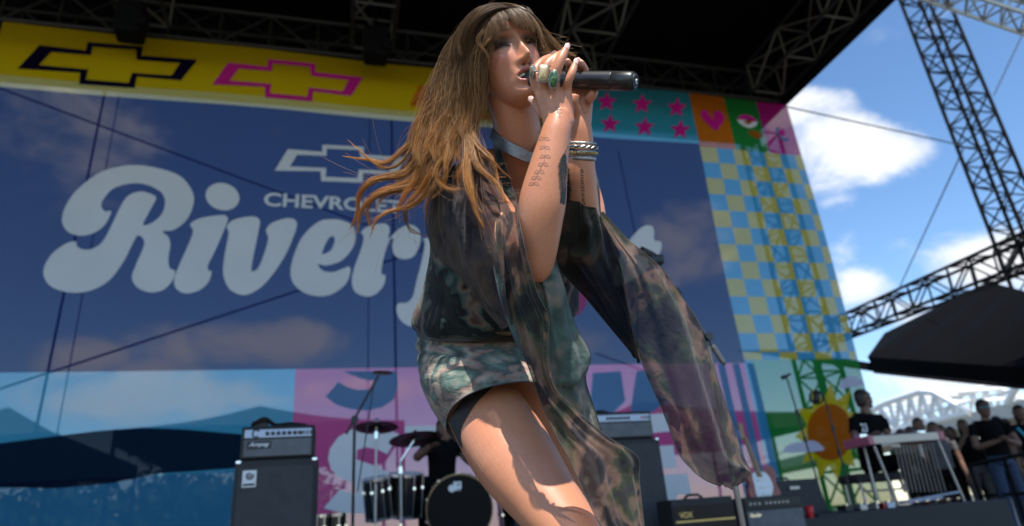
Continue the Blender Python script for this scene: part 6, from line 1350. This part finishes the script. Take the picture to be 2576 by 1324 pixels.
for k, (px, py, h, fc, hl, sh, lab) in enumerate(((2440, 1066, 1.66, -10, .2, m_tee, 'onlooker with long hair between the raised hand and the man in the cap'), (2524, 1052, 1.72, -40, .0, m_tee, 'tall dark onlooker between the man in the cap and the woman with the strap'), (2322, 1082, 1.62, -5, .15, m_grey, 'onlooker low behind the pedal steel apron in grey'), (2284, 1072, 1.68, -25, .0, m_tee, 'onlooker in black next to the steel player elbow'), (2572, 1052, 1.66, -20, .2, m_olive, 'onlooker in olive beyond the woman with the strap'))):
    stander(px, py, h, fc, 'down', lab, sh, m_tee, hair_long=hl, seed=30+k)
sf = MB().box((19, 14.5, -.61), (18, 12, 1.2)).build('side_stage_floor', m_deck); tag(sf, kind='structure')
sr = empty('handrail', (11, 9.5, 0), 'dark metal handrail behind the onlookers legs', 'rail')
ra, rb_ = WZ(2440, 1170, .95), WZ(2640, 1130, .95); bar('top_rail', ra, rb_, .025, m_tower, sr); bar('mid_rail', ra-np.array([0, 0, .45]), rb_-np.array([0, 0, .45]), .02, m_tower, sr)
for u in (0, .5, 1): q = ra+(rb_-ra)*u; bar('post', (q[0], q[1], 0), q, .025, m_tower, sr)

# steel player, seated behind his instrument and looking along the stage
Y0 = 6.95; PP = lambda x, y, dy=0: WY(x, y, Y0+dy)
r = empty('person', (*sc_[:2], zr), 'seated steel player with tousled dark hair and black shirt numbered 23', 'person'); F_ = Fig()
f = np.array([.90, -.42, -.08]); hc = PP(2172, 1003); F_.head(hc, f, .98)
nk_, ch_2, wa, hp = PP(2176, 1036), PP(2184, 1062, -.02), PP(2185, 1112, .0), sc_+np.array([.05, 0, .12])
F_.t(F_.sk, [hc-np.array([0, 0, .03]), nk_, ch_2], [.05, .054, .08])
for mb, k in ((F_.sk, .9), (F_.sh, 1.0)): F_.t(mb, [ch_2+np.array([0, 0, .06]), ch_2, wa, hp], [.10*k, .145*k, .14*k, .15*k], 18); F_.t(mb, [PP(2150, 1052), PP(2218, 1056, -.05)], [.07*k, .07*k])
for (S_, E_, H_) in ((PP(2148, 1055), PP(2150, 1112, -.12), PP(2196, 1094, -.42)), (PP(2220, 1058, -.05), PP(2236, 1104, -.2), PP(2262, 1092, -.45))):
    F_.t(F_.sk, [S_, E_], [.045, .042]); F_.t(F_.sh, [S_, S_*.4+E_*.6], [.062, .062]); F_.t(F_.sk, [E_, H_], [.040, .026]); hand(F_, H_, H_-E_)
for s_ in (-.12, .14):
    K_ = hp+np.array([s_+.10, -.45, .02]); A_ = np.array([K_[0]+.04, K_[1]-.02, zr+.08])
    for mb, k in ((F_.sk, .9), (F_.tr, 1.0)): F_.t(mb, [hp+np.array([s_, 0, 0]), K_, A_], [.09*k, .07*k, .05*k])
    F_.t(F_.sk, [A_, A_+np.array([.02, -.08, -.05]), A_+np.array([.03, -.16, -.06])], [.042, .04, .03])
F_.done(r, m_tee, m_tee); F_.hair(.05, None, r, seed=21)
me_, co_, mn_, mx2 = text('23', 0, 0, 0, 0, m_wht)
for v, q in zip(me_.vertices, co_):
    a = (q[0]-mn_[0])/(mx2[0]-mn_[0])-.5; b_q = (q[1]-mn_[1])/(mx2[1]-mn_[1])-.5; c0 = PP(2174, 1076, -.16); v.co = c0+np.array([.11*a, -.0+.02*a, .10*b_q])
me_.materials.append(m_wht); link(bpy.data.objects.new('shirt_number', me_), r)
MB().tube([F_.hc+F_.hf*.095*math.cos(a)+F_.hs*.075*math.sin(a) for a in np.linspace(-1.2, 1.2, 9)], .010, 6).build('sunglasses', m_blk, r)

# drummer behind the kit
Y0 = 6.95; r = empty('person', (*PP(1112, 1210)[:2], dz), 'drummer in black shirt reaching over the cymbal behind the kit', 'person'); F_ = Fig()
hc = PP(1118, 1078); F_.head(hc, (.3, -1, -.1), 1.0)
for mb, k in ((F_.sk, .9), (F_.sh, 1.0)): F_.t(mb, [PP(1112, 1112), PP(1112, 1140), PP(1112, 1180), PP(1112, 1225)], [.10*k, .15*k, .14*k, .15*k], 18); F_.t(mb, [PP(1082, 1120), PP(1145, 1118)], [.07*k, .07*k])
F_.t(F_.sk, [hc-np.array([0, 0, .03]), PP(1114, 1110)], [.052, .056])
for (S_, E_, H_) in ((PP(1080, 1122), PP(1050, 1150, -.2), PP(1082, 1124, -.45)), (PP(1148, 1120), PP(1182, 1160, -.15), PP(1200, 1150, -.45))):
    F_.t(F_.sk, [S_, E_, H_], [.05, .045, .028]); F_.t(F_.sh, [S_, S_*.5+E_*.5], [.065, .062]); hand(F_, H_, H_-E_)
hp = PP(1112, 1235)
for s_ in (-.14, .14):
    K_ = hp+np.array([s_*1.6, -.35, .02]); A_ = np.array([K_[0], K_[1]+.05, dz+.08])
    for mb, k in ((F_.sk, .9), (F_.tr, 1.0)): F_.t(mb, [hp+np.array([s_, 0, 0]), K_, A_], [.09*k, .07*k, .05*k])
    F_.t(F_.sk, [A_, A_+np.array([0, -.16, -.05])], [.042, .03])
F_.done(r, m_tee, m_tee); F_.hair(.08, None, r, seed=22)
st_ = empty('drum_stool', (hp[0], hp[1], dz), 'round black stool under the drummer', 'stool'); MB().lathe([(-.22, .16), (-.14, .17), (-.12, .15)], hp, (0, 0, 1), 20).build('seat', m_tolex, st_); bar('post', (hp[0], hp[1], dz+.05), hp-np.array([0, 0, .2]), .02, m_chrome, st_); tripod(st_, hp[0], hp[1], dz, m_chrome)
for (a, b) in ((PP(1082, 1124, -.47), PP(1030, 1105, -.75)), (PP(1200, 1150, -.47), PP(1190, 1180, -.8))):
    o = bar('drumstick', a, b, .007, m_maple); tag(o, 'wooden drumstick in the drummer hand by the '+('cymbal' if a[0] < PP(1150, 1150)[0] else 'snare'), 'drumstick')
